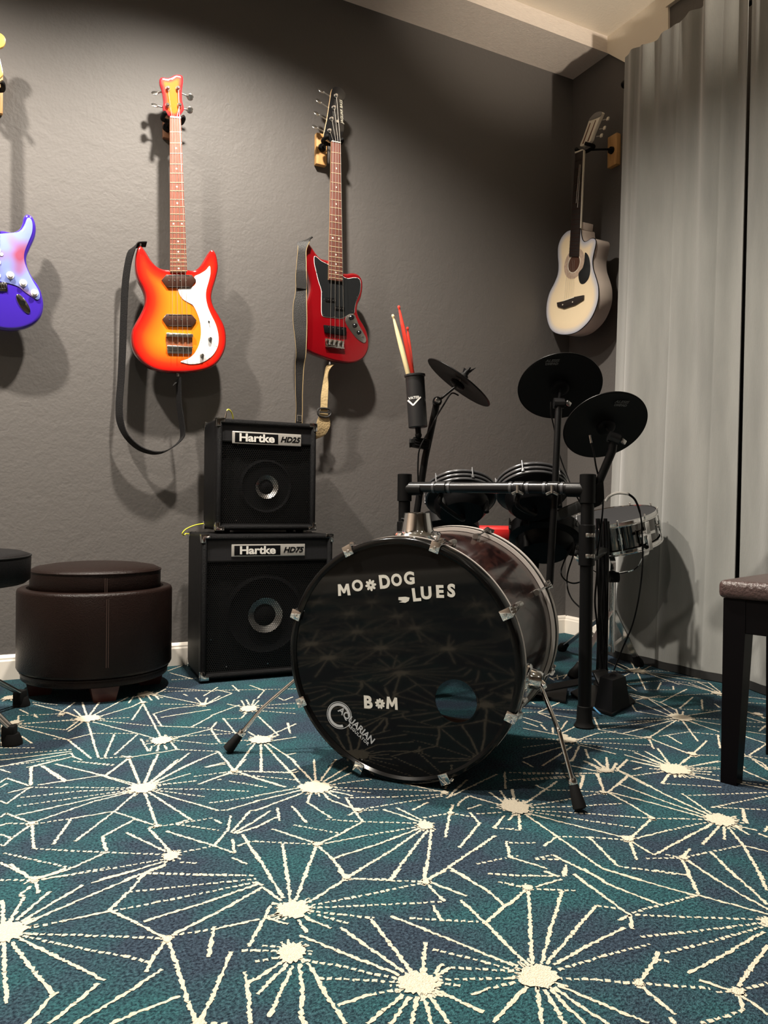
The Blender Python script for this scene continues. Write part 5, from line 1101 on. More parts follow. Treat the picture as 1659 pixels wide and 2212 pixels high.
# lettering: characters placed where the photo shows them
M_let = mat('off white vinyl letters', (.74, .72, .66), .5)
mbl = MB()
def letter(ch, px, py, hpx, rot, bold=.0022, sx=1.0, m=mbl):
    a = hp_(px, py, HS); b = hp_(px, py+hpx, HS); size = abs(a[1]-b[1])*1.38
    c = dl(a[0], a[1], HS-.0008); r = R(rot); m.merge(textmesh(ch, size, .0003, bold*size/.05, sx=sx), frame(c, DR*math.cos(r)+DU*math.sin(r), DU*math.cos(r)-DR*math.sin(r)))
def letterM(px, py, wpx, hpx, rot, m=mbl):
    a = hp_(px, py, HS); w = abs(hp_(px+wpx, py, HS)[0]-a[0]); h = abs(hp_(px, py+hpx, HS)[1]-a[1]); r = R(rot); ex = DR*math.cos(r)+DU*math.sin(r); ey = DU*math.cos(r)-DR*math.sin(r); c = dl(a[0], a[1], HS-.0008)
    m.prism([c+ex*((x-.5)*w)+ey*((y-.5)*h) for x, y in ((0, 0), (.06, 1), (.28, 1), (.5, .52), (.72, 1), (.94, 1), (1, 0), (.77, 0), (.74, .56), (.57, .2), (.43, .2), (.26, .56), (.23, 0))], DN*.0006)
def flower(px, py, rpx, n=8, m=mbl, w=.26):
    a = hp_(px, py, HS); r = abs(hp_(px, py+rpx, HS)[1]-a[1])
    for k in range(n):
        t = 2*PI*k/n+.2; d = V(math.cos(t), math.sin(t), 0); pts = []
        for j in range(12):
            u = 2*PI*j/12; x = r*.58+r*.42*math.cos(u); y = r*w*math.sin(u)*(0.6+.4*x/r)
            pts.append(dl(a[0]+d.x*x-d.y*y, a[1]+d.y*x+d.x*y, HS-.0008))
        m.prism(pts, DN*.0006)
letterM(743, 1274, 27, 25, 6); letter('O', 772.5, 1266, 23, 6); flower(801, 1264, 13)
letter('D', 831, 1258, 28, 7, .0022, .9); letter('O', 857, 1254, 25, 7, .0022, .88); letter('G', 884.5, 1250, 26, 4, .0022, .95)
letter('L', 899, 1286, 27, 8); letter('U', 921, 1282, 26, 4); letter('E', 950, 1279, 26, 3); letter('S', 975, 1277, 27, 0)
letter('B', 795, 1518, 26, 2); flower(821, 1520, 11.5, 9); letterM(847, 1519, 25, 26, 0)
mbl.each('vinyl_letter', M_let, head, 0)
mb = MB(); q = [hp_(a, b, HS) for a, b in ((861,1290),(876,1289),(885,1291),(883,1298),(876,1302),(862,1301),(870,1298),(861,1296))]; mb.prism([dl(x, y, HS-.0008) for x, y in q], DN*.0006); mb.build('torn_letter', M_let, head, smooth=0)
M_logo = mat('grey printed logo', (.45, .47, .50), .5)
a = hp_(733, 1545, HS); ro_ = abs(hp_(733, 1545+27, HS)[1]-a[1])
mb = MB(); cen_ = dl(a[0], a[1], HS-.0006)
def arc(r0, r1, t0, t1, m):
    n = 40; pts = [dl(a[0]+r1*math.cos(R(t0+(t1-t0)*k/n)), a[1]+r1*math.sin(R(t0+(t1-t0)*k/n)), HS-.0006) for k in range(n+1)]
    pin = [dl(a[0]+r0*math.cos(R(t0+(t1-t0)*k/n)), a[1]+r0*math.sin(R(t0+(t1-t0)*k/n)), HS-.0006) for k in range(n+1)]
    m.grid([pts, pin], close_u=False)
arc(ro_*.76, ro_*.98, -2, 292, mb); mb.build('logo_ring', M_logo, head, smooth=0)
mb = MB(); arc(ro_*1.04, ro_*1.09, 0, 359.9, mb); mb.build('logo_ring', M_logo, head, smooth=0)
r = R(-38)
for txt, (px, py), sz, nm in (('AQUARIAN', (770, 1567), .0225, 'logo_lettering'), ('REGULATOR', (774.5, 1587), .0105, 'logo_lettering')):
    q = hp_(px, py, HS); rr = R(-38); MB().merge(textmesh(txt, sz, .0002, sz*.022, spacing=.98 if sz > .02 else 1.15), frame(dl(q[0], q[1], HS-.0006), DR*math.cos(rr)+DU*math.sin(rr), DU*math.cos(rr)-DR*math.sin(rr))).build(nm, M_logo, head, smooth=0)
# claws, tension rods and lugs
CL = []
for px, py in ((750,1183),(942,1178),(1097,1325),(1103,1549),(960,1681),(773,1663),(642,1520),(630,1323)):
    x, y = hp_(px, py, 0); CL.append(math.atan2(y, x))
for i, t in enumerate(CL):
    ra = DR*math.cos(t)+DU*math.sin(t); ta = DN.cross(ra)
    for end in (0, 1):
        s0, sg = (0, 1) if end == 0 else (DL, -1)
        if end == 1: ra2, ta2 = ra, ta
        ax = DN*sg; o = DF+DN*s0; Rm = Matrix((ta, ra, ax)).transposed()
        mb = MB()
        mb.box(o+ra*(DRAD-.0045)-ax*.0035, (.024, .026, .004), Rm, .0015)          # face plate of the claw
        mb.box(o+ra*(DRAD+.0035)+ax*.016, (.022, .004, .040), Rm, .0015)
        for j in range(3): mb.box(o+ra*(DRAD+.0065)+ax*.016+ta*(.007*(j-1)), (.0035, .003, .036), Rm, .001)
        mb.cyl(o+ra*(DRAD+.0075)+ax*.030, o+ra*(DRAD+.0075)+ax*.044, .0075, .0065, 14)
        cw = mb.build('claw', M_chrome, drum)
        mb = MB(); mb.cyl(o+ra*(DRAD-.0060)-ax*.0052, o+ra*(DRAD-.0060)-ax*.0085, .0045, .0035, 8); mb.build('bolt_head', M_nickel, cw)
        mb = MB(); mb.cyl(o+ra*(DRAD+.0065)+ax*.03, o+ra*(rs_+.009)+ax*.115, .0028, .0028, 10); mb.build('tension_rod', M_chrome, drum)
    mb = MB(); o = DF+DN*(DL/2)+ra*rs_; Rm = Matrix((ta, ra, DN)).transposed()
    for sg in (-1, 1): mb.cyl(o+ra*.009+DN*sg*.128, o+ra*.009+DN*sg*.096, .0065, .0075, 14); mb.box(o+ra*.004+DN*sg*.108, (.016, .010, .022), Rm, .003)
    mb.each('lug', M_nickel, drum)
# spurs
def spur(foot, knee_px, knee_d, sgn, label=None):
    ang = R(-12) if sgn > 0 else R(192); o = DF+DN*.15
    if sgn > 0:
        for k in range(300):
            w = P(1150, 1466, d=1.60+.002*k)-DF; s_ = w.dot(DN); rr = math.hypot(w.dot(DR), w.dot(DU))
            if rr < rs_+.012 and s_ > .05: o = DF+DN*s_; ang = math.atan2(w.dot(DU), w.dot(DR)); break
        print('spur', s_, math.degrees(ang))
    ra = DR*math.cos(ang)+DU*math.sin(ang)
    b0 = o+ra*(rs_-.004)
    mb = MB(); mb.lathe([(.034, 0), (.034, .006), (.030, .010), (.024, .012), (.022, .034), (.018, .040), (.001, .041)], b0, ra, 32); br = mb.build('spur_bracket', M_chrome, drum)
    mb = MB(); mb.box(b0+ra*.030, (.012, .055, .016), Matrix.Rotation(.6, 3, ra), .003); mb.build('wing_screw', M_chrome, br)
    knee = P(*knee_px, d=knee_d); dv = (foot-knee).normalized(); st = b0+ra*.030
    mb = MB(); mb.tube([st, st.lerp(knee, .5), knee-(knee-st).normalized()*.012, knee+dv*.012, knee.lerp(foot, .6), foot-dv*.045], .0052, 12, sm=3); mb.build('spur_leg', M_chrome, br)
    mb = MB(); mb.lathe([(.0085, 0), (.010, .004), (.010, .012), (.0085, .014)], foot-dv*.060, dv, 20, True, True); mb.build('spur_collar', M_chrome, br)
    mb = MB(); mb.lathe([(.0095, 0), (.0115, .012), (.0145, .040), (.0150, .048), (.010, .051)], foot-dv*.047, dv, 20, True, True); mb.build('rubber_tip', M_rubber, br)
fR = P(1252, 1744, z=.010); fL = P(493, 1618, z=.010)
spur(fR, (1207, 1578), 1.70, 1); spur(fL, (566, 1530), 2.02, -1)
# chrome tom mount on top of the shell
q = P(905, 1160, z=DF.z+rs_+.012); tm_ = (q-DF).dot(DN); tr_ = max(-.05, min(.05, (q-DF).dot(DR))); print('mount s', tm_, tr_)
o = DF+DN*.128+DU*(rs_+.008)
mb = MB(); mb.lathe([(.056, -.022), (.060, .004), (.056, .009), (.042, .011), (.0395, .016), (.0325, .054), (.0315, .057), (.026, .057), (.0255, .02), (.001, .02)], o, DU, 56); tmn = mb.build('tom_mount', M_chrome, drum)
MB().lathe([(.0045, 0), (.0045, .006)], o+DU*.040-DN*.0*1+(-DR*.9-DN*.4).normalized()*.0335, (-DR*.9-DN*.4), 14, True, True).build('clamp_bolt', M_black, tmn)

# ---------------------------------------------------------------- electronic drum kit
FH = V(math.sin(YAW), math.cos(YAW), 0)
def at(px, py, base): return P(px, py, pl=(Vector(base), FH))
M_rib = mat('satin grey black hoop', (0.10, 0.10, 0.105), 0.22, metal=.5)
M_bar = mat('satin black tube', (0.020, 0.020, 0.021), 0.24, metal=.5)
M_mesh = mat('dark grey mesh head', (0.030, 0.030, 0.032), 0.8, spec=.2)
A0, B0, D0 = V(1.234, 2.230, 0), V(1.591, 1.747, 0), V(2.024, 2.132, 0)
C0 = A0+(D0-B0)*.72
rack = thing('drum_rack', (A0+B0+C0+D0)/4, 'black tubular rack of the electronic drum kit, standing behind the bass drum', 'drum rack')
TR = .0195
zB = at(1268, 1040, B0).z; zA = at(872, 1035, A0).z
barB, barA = at(1262, 1055, B0).z, at(872, 1052, A0).z
print('posts', zA, zB, barA, barB)
for o, zt, vis in ((A0, zA, 1), (B0, zB, 1), (D0, .60, 0), (C0, .66, 0)):
    p = MB().cyl(o+V(0, 0, .03), o+V(0, 0, zt-.002), TR, TR, 32).build('post', M_powder, rack)
    MB().lathe([(.030, 0), (.031, .004), (.027, .010), (.0235, .018), (.0215, .062), (TR, .064)], o, V(0, 0, 1), 32, True, True).build('rubber_foot', M_rubber, p)
    MB().lathe([(TR*.8, 0), (TR*.95, .004), (TR*.95, .010), (TR*.8, .012)], o+V(0, 0, zt-.004), V(0, 0, 1), 28, True, True).build('end_cap', M_black, p)
def joint(o, z, h, side, name='tee_joint', wings=0):
    mb = MB(); mb.lathe([(TR+.001, 0), (TR+.0045, .002), (TR+.0045, h-.002), (TR+.001, h)], o+V(0, 0, z), V(0, 0, 1), 32, True, True)
    if side is not None: mb.cyl(o+V(0, 0, z+h*.45), o+V(0, 0, z+h*.45)+side*.062, .0215, .0205, 24)
    j = mb.build(name, M_powder, rack)
    for k in range(wings):
        mb = MB(); d = -FH; c = o+V(0, 0, z+h*(.5 if wings == 1 else .25+.5*k))+d*(TR+.006); mb.cyl(c, c+d*.014, .0055, .005, 12)
        for sg in (-1, 1): mb.box(c+d*.012+_r*.0085*sg, (.010, .006, .012), Matrix.Rotation(-YAW+.35*sg, 3, 'Z'), .0015)
        mb.build('wing_bolt', M_nickel, j)
    return j
dAB = (B0-A0); dAB.z = 0; dAB.normalize(); a_ = A0+V(0, 0, barA); b_ = B0+V(0, 0, barB); dAB = (b_-a_).normalized()
joint(A0, barA-.048, .092, dAB); joint(B0, barB-.045, .088, -dAB)
joint(B0, at(1265, 1222, B0).z, at(1265, 1133, B0).z-at(1265, 1222, B0).z, None, 'clamp_sleeve', 2)
joint(A0, at(860, 1165, A0).z-.02, .08, None, 'clamp_sleeve', 0)
bar = MB().cyl(a_+dAB*.02, b_-dAB*.02, .0175, .0175, 32).build('front_crossbar', M_bar, rack)
dBD = (D0-B0).normalized(); za = .50
MB().cyl(B0+V(0, 0, za), D0+V(0, 0, za), .0165, .0165, 24).build('side_bar', M_powder, rack)
MB().cyl(A0+V(0, 0, za+.03), C0+V(0, 0, za+.03), .0165, .0165, 24).build('side_bar', M_powder, rack)
def onbar(px):
    best = min((abs((lambda q: IW/2+FPX*(q-CAM).dot(RT)/(q-CAM).dot(FW))(a_.lerp(b_, t/400))-px), t/400) for t in range(401)); return a_.lerp(b_, best[1])
def barclamp(px, wing=True, w=.034):
    c = onbar(px); Rm = Matrix((dAB, dAB.cross(V(0, 0, 1))*-1, V(0, 0, 1))).transposed(); nf = V(dAB.y, -dAB.x, 0).normalized()
    if nf.dot(FH) > 0: nf = -nf
    mb = MB(); mb.lathe([(.0178, 0), (.0205, .002), (.0205, w-.002), (.0178, w)], c-dAB*w/2, dAB, 28, True, True); cl = mb.build('bar_clamp', M_bar, rack)
    for sg in (-1, 1):
        q = c+dAB*(w*.5+.010)*sg
        MB().lathe([(.0178, 0), (.0195, .001), (.0195, .009), (.0178, .010)], q-dAB*.005, dAB, 28, True, True).build('memory_lock', M_rib, cl)
    if wing:
        q = c+nf*.021-V(0, 0, .004); mb = MB(); mb.cyl(q+V(0, 0, .012), q-V(0, 0, .012), .006, .005, 12)
        for sg in (-1, 1): mb.box(q-V(0, 0, .012)+_r*.0105*sg, (.017, .006, .008), Matrix.Rotation(-YAW, 3, 'Z') @ Matrix.Rotation(.45*sg, 3, 'Y'), .0015)
        mb.build('wing_nut', M_nickel, cl)
    return c
cp1 = barclamp(955, False); cp2 = barclamp(1122); cp3 = barclamp(1196)

def pad(center, n, r, label, arm_to=None, hook=6, th=.048, ribs=True, depth=.055, phase=0):
    n = Vector(n).normalized(); c = Vector(center); t = thing('drum_pad', c-n*th, label, 'drum pad', None)
    MB().lathe([(r-.006, -th), (r-.003, -th+.002), (r-.003, -.002), (r-.006, 0)], c, n, 72).build('shell', M_black, t)
    if ribs:
        for k in range(3):
            z = -.001-.0165*k
            MB().lathe([(r-.004, z-.009), (r+.0025, z-.009), (r+.004, z-.007), (r+.004, z-.002), (r+.002, z), (r-.006, z), (r-.004, z-.009)], c, n, 72).build('hoop_rib', M_rib, t)
    MB().lathe([(r-.007, -.003), (.001, -.002)], c, n, 60).build('mesh_head', M_mesh, t)
    MB().lathe([(r-.006, -th), (r-.012, -th-.004), (r*.80, -th-.010), (r*.74, -th-depth*.7), (r*.62, -th-depth), (.001, -th-depth)], c, n, 60).build('underside', M_black, t)
    X = n.orthogonal().normalized(); Y = n.cross(X)
    for k in range(hook):
        a = 2*PI*k/hook+phase; ra = X*math.cos(a)+Y*math.sin(a); Rm = Matrix((n.cross(ra), ra, n)).transposed()
        mb = MB(); mb.box(c+ra*(r+.004)-n*.006, (.009, .006, .012), Rm, .0018); mb.box(c+ra*(r+.0045)-n*.030, (.010, .007, .014), Rm, .0018); mb.cyl(c+ra*(r+.006)+n*.006, c+ra*(r+.006)-n*.036, .0028, .0028, 8)
        mb.build('tension_hook', M_rib, t)
    for k in range(3):
        a = 2*PI*k/3+.4; ra = X*math.cos(a)+Y*math.sin(a); MB().cyl(c+ra*r*.72-n*(th+depth*.45), c+ra*r*.72-n*(th+depth+.012), .011, .009, 12).build('rubber_stud', M_rubber, t)
    s = c-n*(th+depth*.5)
    if arm_to is not None:
        q = Vector(arm_to); MB().tube([c-n*(th+depth-.01), c-n*(th+depth+.02)+FH*0, q+V(0, 0, -.055)+FH*.02, q+V(0, 0, -.022)+FH*.018], .008, 12).build('mount_rod', M_powder, t)
    return t
pad(P(994, 1058, d=2.68), UP*.83+FW*.55, .120, 'left drum pad with grey ribbed hoops above the rack crossbar', cp1, phase=.5)
pad(P(1147, 1044, d=2.52), UP*.82+FW*.57+RT*.02, .113, 'right drum pad with grey ribbed hoops above the rack crossbar', cp2, phase=.9)
pad(P(965, 1122, d=2.98), UP*.93+FW*.36, .125, 'dark drum pad lowest at the left, directly behind the chrome tom mount', None, ribs=False)
pad(P(1176, 1140, d=2.70), UP*.86+FW*.50+RT*.10, .126, 'dark drum pad hanging low left of the thick rack post, below the crossbar', None, ribs=False)

def cymbal(center, n, r, label, logo=None, bell=True):
    n = Vector(n).normalized(); c = Vector(center); t = thing('cymbal_pad', c, label, 'cymbal', None)
    MB().lathe([(.004, .016), (.018, .015), (.030, .010), (r*.55, .004), (r-.002, -.003), (r, -.005), (r-.003, -.008), (r*.9, -.0065), (r*.5, -.002), (.032, .002), (.020, .006), (.004, .006), (.004, .016)], c, n, 96).build('plate', M_black if False else mat('black cymbal rubber', (.004, .004, .004), .5, spec=.25), t, smooth=50)
    MB().ring(c, n, r-.0025, r+.0012, -.0075, -.0035, 96, .0008).build('edge_band', M_powder, t)
    MB().lathe([(.022, -.004), (.028, -.008), (.028, -.018), (.020, -.022), (.001, -.022)], c, n, 40).build('sensor_housing', M_black, t)
    if logo:
        px, py, rot = logo; q = P(px, py, pl=(c-n*.0070, n)); rr = R(rot)
        x = (RT-n*RT.dot(n)).normalized(); y = (UP-n*UP.dot(n)).normalized()
        if n.dot(FW) < 0: x = x
        mb = MB(); mb.merge(textmesh('ALESIS', .0135, .0002, .0004, shear=.25, sx=1.1), frame(q-n*.0012, x*math.cos(rr)+y*math.sin(rr), y)); mb.merge(textmesh('DMPAD', .0115, .0002, .0006), frame(q-n*.0012-y*.012, x*math.cos(rr)+y*math.sin(rr), y))
        mb.build('printed_logo', mat('dim grey print', (.10, .10, .10), .5), t, smooth=0)
    return t, n
def stand(name_lbl, joint_p, n, c, foot_pts, r=.0105, knob_side=None, thick=None):
    t = thing('cymbal_stand', foot_pts[-1], name_lbl, 'cymbal stand', None)
    m = MB().tube([joint_p]+list(foot_pts), thick or r, 16, sm=0).build('tube', M_powder, t)
    k = knob_side if knob_side is not None else _r
    mb = MB(); mb.cyl(joint_p-k*.016, joint_p+k*.016, .0165, .0165, 24); mb.cyl(joint_p+k*.016, joint_p+k*.022, .010, .010, 16); j = mb.build('tilter', M_bar, t)
    mb = MB(); mb.box(joint_p+k*.030, (.020, .008, .014), Matrix.Rotation(.5, 3, FH), .003); mb.build('wing_screw', M_nickel, j)
    MB().cyl(joint_p, c-n*.020, .0048, .0048, 12).build('tilter_rod', M_bar, t)
    return t
# edge-on cymbal, left
n1 = RT*.60+UP*.80+FW*.01; c1 = P(993, 824, d=2.70)
cy, n1 = cymbal(c1, n1, .134, 'black cymbal pad seen edge-on with a wing nut on top, left of the round ones')
mb = MB(); mb.cyl(c1+n1*.016, c1+n1*.030, .018, .015, 20); w = mb.build('felt', M_rubber, cy)
mb = MB(); mb.cyl(c1+n1*.030, c1+n1*.046, .011, .010, 16)
for sg in (-1, 1): mb.prism([c1+n1*.034+RT*.004*sg, c1+n1*.034+RT*.012*sg, c1+n1*.062+RT*.022*sg, c1+n1*.054+RT*.008*sg, c1+n1*.046], FW*.006, bev=.001)
mb.cyl(c1+n1*.04, c1+n1*.062, .004, .004, 10); mb.build('wing_nut', M_black, cy)
MB().cyl(c1+n1*.0, c1+n1*.046, .004, .004, 10).build('rod_end', M_nickel, cy)
J1 = P(944, 868, d=2.72); E1 = P(893, 1158, d=2.74)
stand('slanted black arm that carries the edge-on cymbal and the stick holder', J1, n1, c1, [P(918, 990, d=2.73), E1], knob_side=-FW, thick=lambda t: .0125)
c = thing('cable', c1, 'thin black cable running down the slanted arm of the edge-on cymbal', 'cable')
MB().tube([c1-n1*.024+RT*.01-UP*.03, P(975, 850, d=2.69), P(958, 875, d=2.69), P(943, 900, d=2.69), P(930, 925, d=2.67), P(908, 965, d=2.65), P(903, 1000, d=2.65), P(904, 1060, d=2.66), P(908, 1085, d=2.68), P(898, 1130, d=2.7), P(893, 1165, d=2.7)], .0028, 8).build('sheath', M_black, c)
# upper round cymbal
n2 = FW*.66+UP*.75+RT*.03; c2 = P(1209, 833, d=2.47)
cy2, n2 = cymbal(c2, n2, .1335, 'upper round black cymbal pad, against the dark wall beside the curtain', (1193, 779, 4))
J2 = P(1207, 871, d=2.40); b2 = cp3+FH*.032
stand('tall straight black pole clamped to the rack crossbar, holding the upper cymbal', J2, n2, c2, [at(1199, 1055, b2), at(1187, 1262, b2)], knob_side=_r, thick=lambda t: .0105 if t < .55 else .0115)
c = thing('cable', c2, 'thin black cable hanging behind the tall straight cymbal pole', 'cable')
MB().tube([P(1190, 868, d=2.44), P(1190, 892, d=2.44), P(1197, 925, d=2.45), P(1208, 980, d=2.46), P(1226, 1030, d=2.44), P(1240, 1062, d=2.4), P(1262, 1100, d=2.42), P(1280, 1130, d=2.45)], .0022, 8).build('sheath', M_black, c)
# lower round cymbal
n3 = FW*.69+UP*.72-RT*.09; c3 = P(1306, 917, d=2.33)
cy3, n3 = cymbal(c3, n3, .1275, 'lower round black cymbal pad, overlapping the curtain edge', (1343, 868, -8))
J3 = P(1326, 946, d=2.27); e3 = P(1284, 1064, d=2.30)
stand('short thick black arm rising from the right rack post to the lower cymbal', J3, n3, c3, [P(1322, 975, d=2.28), e3], knob_side=(_r+UP*-.35).normalized(), thick=lambda t: .0125)
c = thing('cable', c3, 'thin black cable with a silver plug hanging from the lower cymbal', 'cable')
MB().cyl(P(1274, 940, d=2.28), P(1277, 957, d=2.28), .0036, .0036, 12).build('jack_plug', M_chrome, c)
MB().tube([P(1277, 957, d=2.28), P(1283, 980, d=2.28), P(1288, 1010, d=2.29), P(1296, 1040, d=2.31), P(1302, 1070, d=2.33), P(1302, 1100, d=2.34), P(1298, 1140, d=2.36), P(1290, 1200, d=2.4)], .0026, 8).build('sheath', M_black, c)
# rack bracket that carries the lower cymbal arm, and the module arm
mb = MB(); q = B0+V(0, 0, barB); mb.prism([at(1283, 1050, B0), at(1304, 1036, B0), at(1306, 1078, B0), at(1296, 1092, B0), at(1282, 1098, B0)], FH*.02, bev=.002); mb.build('arm_bracket', M_powder, rack)
mod = thing('drum_module', P(1245, 1095, d=2.46), 'dark sound module plate slanting up to the right rack post, behind the straight pole', 'drum module')
mb = MB(); mb.prism([P(1196, 1106, d=2.46), P(1300, 1062, d=2.46), P(1306, 1088, d=2.46), P(1204, 1126, d=2.46)], FW*.035, bev=.006); mb.build('case', mat('charcoal plastic', (.035, .035, .034), .5), mod)
MB().tube([P(1256, 1092, d=2.49), P(1266, 1098, d=2.42), B0+V(0, 0, .6)+FH*.03], .009, 10, sm=0).build('mount_arm', M_powder, mod)

# stick holder and sticks
hb, ht = P(903, 924, d=2.66), P(896, 812, d=2.66); ax = (ht-hb).normalized(); Lh = (ht-hb).length
sh = thing('stick_holder', hb, 'black cylindrical drumstick holder with a white V logo, clamped to the slanted arm', 'stick holder')
MB().lathe([(.001, 0), (.030, .0), (.033, .003), (.033, Lh-.004), (.0365, Lh-.002), (.0365, Lh+.004), (.034, Lh+.005), (.030, Lh+.003), (.030, .006), (.001, .006)], hb, ax, 48).build('cup', mat('matte black cup', (.014, .014, .015), .38), sh)
M_wprint = mat('white print', (.82, .80, .76), .5)
def oncup(px, py, off=.0335):
    q = P(px, py, d=2.66); a = (q-hb).dot(ax); s = (q-hb-ax*a); x = s.dot(RT); x = max(-.032, min(.032, x)); y = math.sqrt(max(0, off**2-x*x))
    f = -(FW-ax*FW.dot(ax)).normalized(); rr = (RT-ax*RT.dot(ax)).normalized(); return hb+ax*a+rr*x+f*y
def strip(pts, hw, name, m, par):
    mb = MB()
    for (a, b) in zip(pts[:-1], pts[1:]):
        ring = []
        for k in range(7):
            t = k/6; px, py = a[0]+(b[0]-a[0])*t, a[1]+(b[1]-a[1])*t; L = math.hypot(b[0]-a[0], b[1]-a[1]); nx, ny = -(b[1]-a[1])/L*hw, (b[0]-a[0])/L*hw
            ring.append((oncup(px-nx, py-ny), oncup(px+nx, py+ny)))
        mb.grid([[r[0] for r in ring], [r[1] for r in ring]], close_u=False)
    return mb.build(name, m, par, smooth=0)
strip([(880.5, 866), (891.5, 878), (908, 860)], 1.6, 'v_logo', M_wprint, sh)
mb = MB(); tm = textmesh('VATER', .0125, 0.0, .0002); M_ = None
for v in tm.verts:
    px, py = 893.5+v.co.x*1653/2.66, 862.0-v.co.y*1653/2.66-v.co.x*60; v.co = oncup(px, py)
mb.merge(tm).build('logo_lettering', M_wprint, sh, smooth=0)
k0 = P(909, 958, d=2.70); mb = MB(); mb.cyl(hb-ax*.0, hb-ax*.022, .010, .010, 16); mb.ball(hb-ax*.026, .012); mb.build('swivel', M_black, sh)
Rc = Matrix((RT, FW, UP)).transposed() @ Matrix.Rotation(R(10), 3, 'Y')
mb = MB(); mb.box(k0, (.062, .045, .036), Rc, .005)
for k in range(3): mb.box(k0-FW*.023+UP*(.010-.010*k), (.044, .006, .004), Rc, .001)
cl = mb.build('clamp', M_black, sh)
mb = MB(); q = P(888, 957, d=2.69); mb.cyl(q+RT*.010, q-RT*.006, .014, .016, 8); mb.build('clamp_knob', M_rubber, cl)
def drumstick(tip, butt, mcol, label, band=None):
    tip, butt = Vector(tip), Vector(butt); a = (tip-butt); L = a.length; a.normalize(); t = thing('drumstick', butt, label, 'drumstick', None)
    MB().lathe([(.001, 0), (.006, .001), (.0084, .004), (.0084, L*.66), (.0070, L*.80), (.0040, L-.020), (.0032, L-.014), (.0048, L-.010), (.0052, L-.006), (.0038, L-.001), (.001, L)], butt, a, 24).build('shaft', mcol, t)
    if band:
        for k, (m, h0, h1) in enumerate(band): MB().lathe([(.0085, h0), (.0087, h0+.001), (.0087, h1-.001), (.0085, h1)], butt, a, 24).build('colour_band', m, t)
M_stw = mat('pale hickory', (.90, .74, .42), .3, coat=.4); M_str = mat('red stick lacquer', (.80, .06, .04), .25, coat=.6)
M_gr = mat('green band', (.02, .45, .12), .4)
drumstick(P(848, 679, d=2.646), P(902, 884, d=2.652), M_stw, 'pale wood drumstick leaning left out of the black holder', [(M_gr, .100, .112), (M_black, .112, .124)])
drumstick(P(861, 660, d=2.672), P(906, 884, d=2.674), M_str, 'red drumstick standing out of the black holder', None)
drumstick(P(880, 706, d=2.69), P(897, 884, d=2.685), M_str, 'shorter red drumstick half hidden behind the other red one', None)

# red stool behind
rc = P(1068, 1137, d=3.20); rz = rc.z
t = thing('red_stool', V(rc.x, rc.y, 0), 'flat red padded seat behind the bass drum, only a sliver of it showing', 'stool')
MB().lathe([(.001, rz-.05), (.15, rz-.05), (.158, rz-.04), (.158, rz-.008), (.15, rz), (.001, rz)], V(rc.x, rc.y, 0), V(0, 0, 1), 56).build('seat', mat('red vinyl', (.62, .02, .02), .35), t)
MB().cyl(V(rc.x, rc.y, .10), V(rc.x, rc.y, rz-.05), .014, .014, 16).build('post', M_chrome, t)
for k in range(3):
    a = .9+2*PI*k/3; MB().tube([V(rc.x, rc.y, .20), V(rc.x+.2*math.cos(a), rc.y+.2*math.sin(a), .012)], .008, 10, sm=0).build('leg', M_chrome, t)

# ---------------------------------------------------------------- snare drum on its stand
sn = (UP*.955-FW*.13-RT*.20).normalized(); sc_ = P(1323, 1146, d=3.03); sr, sh_ = .175, .125
t = thing('snare_drum', sc_-sn*sh_/2, 'chrome snare drum tilted on its stand in front of the curtain', 'snare drum')
b0 = sc_-sn*sh_/2
M_mirror = mat('dark mirror chrome shell', (.13, .125, .12), .06, 1.0)
MB().lathe([(sr-.006, .008), (sr-.006, sh_-.008)], b0, sn, 96).build('shell', M_mirror, t)
for z0 in (0, sh_-.018):
    MB().lathe([(sr-.004, z0), (sr+.008, z0), (sr+.009, z0+.004), (sr+.004, z0+.006), (sr+.003, z0+.016), (sr+.006, z0+.018), (sr-.001, z0+.018), (sr-.004, z0)], b0, sn, 96).build('hoop', M_chrome, t, smooth=30)
MB().lathe([(sr-.003, sh_-.003), (.001, sh_-.003)], b0, sn, 72).build('batter_head', M_mesh, t); MB().lathe([(sr-.003, .004), (.001, .004)], b0, sn, 72).build('bottom_head', M_mesh, t)
X = sn.orthogonal().normalized(); Y = sn.cross(X)
for k in range(10):
    a = 2*PI*k/10+.18; ra = X*math.cos(a)+Y*math.sin(a); q = b0+ra*(sr+.004)
    mb = MB(); mb.cyl(q+sn*.0, q+sn*(sh_+.006), .0026, .0026, 10); mb.ball(q+sn*(sh_+.006), .0046, n=10); mb.cyl(q+sn*(sh_/2-.02), q+sn*(sh_/2+.02), .006, .006, 12); mb.cyl(q-ra*.012+sn*sh_/2, q+sn*sh_/2, .008, .008, 12)
    mb.build('lug', M_chrome, t)
f = -(FW-sn*FW.dot(sn)).normalized(); rr_ = (RT-sn*RT.dot(sn)).normalized(); ff = (f*.93+rr_*.37).normalized(); tt = sn.cross(ff)
Rm = Matrix((tt, ff, sn)).transposed(); q = b0+ff*(sr+.008)+sn*sh_*.42
mb = MB(); mb.box(q, (.045, .018, .050), Rm, .004); mb.box(q+ff*.012+sn*.012, (.075, .010, .012), Rm, .003); mb.box(q+ff*.014-sn*.012, (.020, .012, .040), Rm, .003); mb.build('strainer', M_chrome, t)
mb = MB(); mb.box(q+ff*.022+sn*.035, (.018, .002, .045), Rm, .0006); mb.box(q+ff*.022-sn*.025, (.016, .002, .05), Rm, .0006); mb.build('strap_tab', mat('grey ribbon', (.45, .44, .42), .5), t)
st = thing('snare_stand', V(b0.x, b0.y, 0), 'chrome tripod stand under the snare drum', 'stand')
cb = V(b0.x, b0.y, 0); hub = cb+V(-.03, -.02, .30)
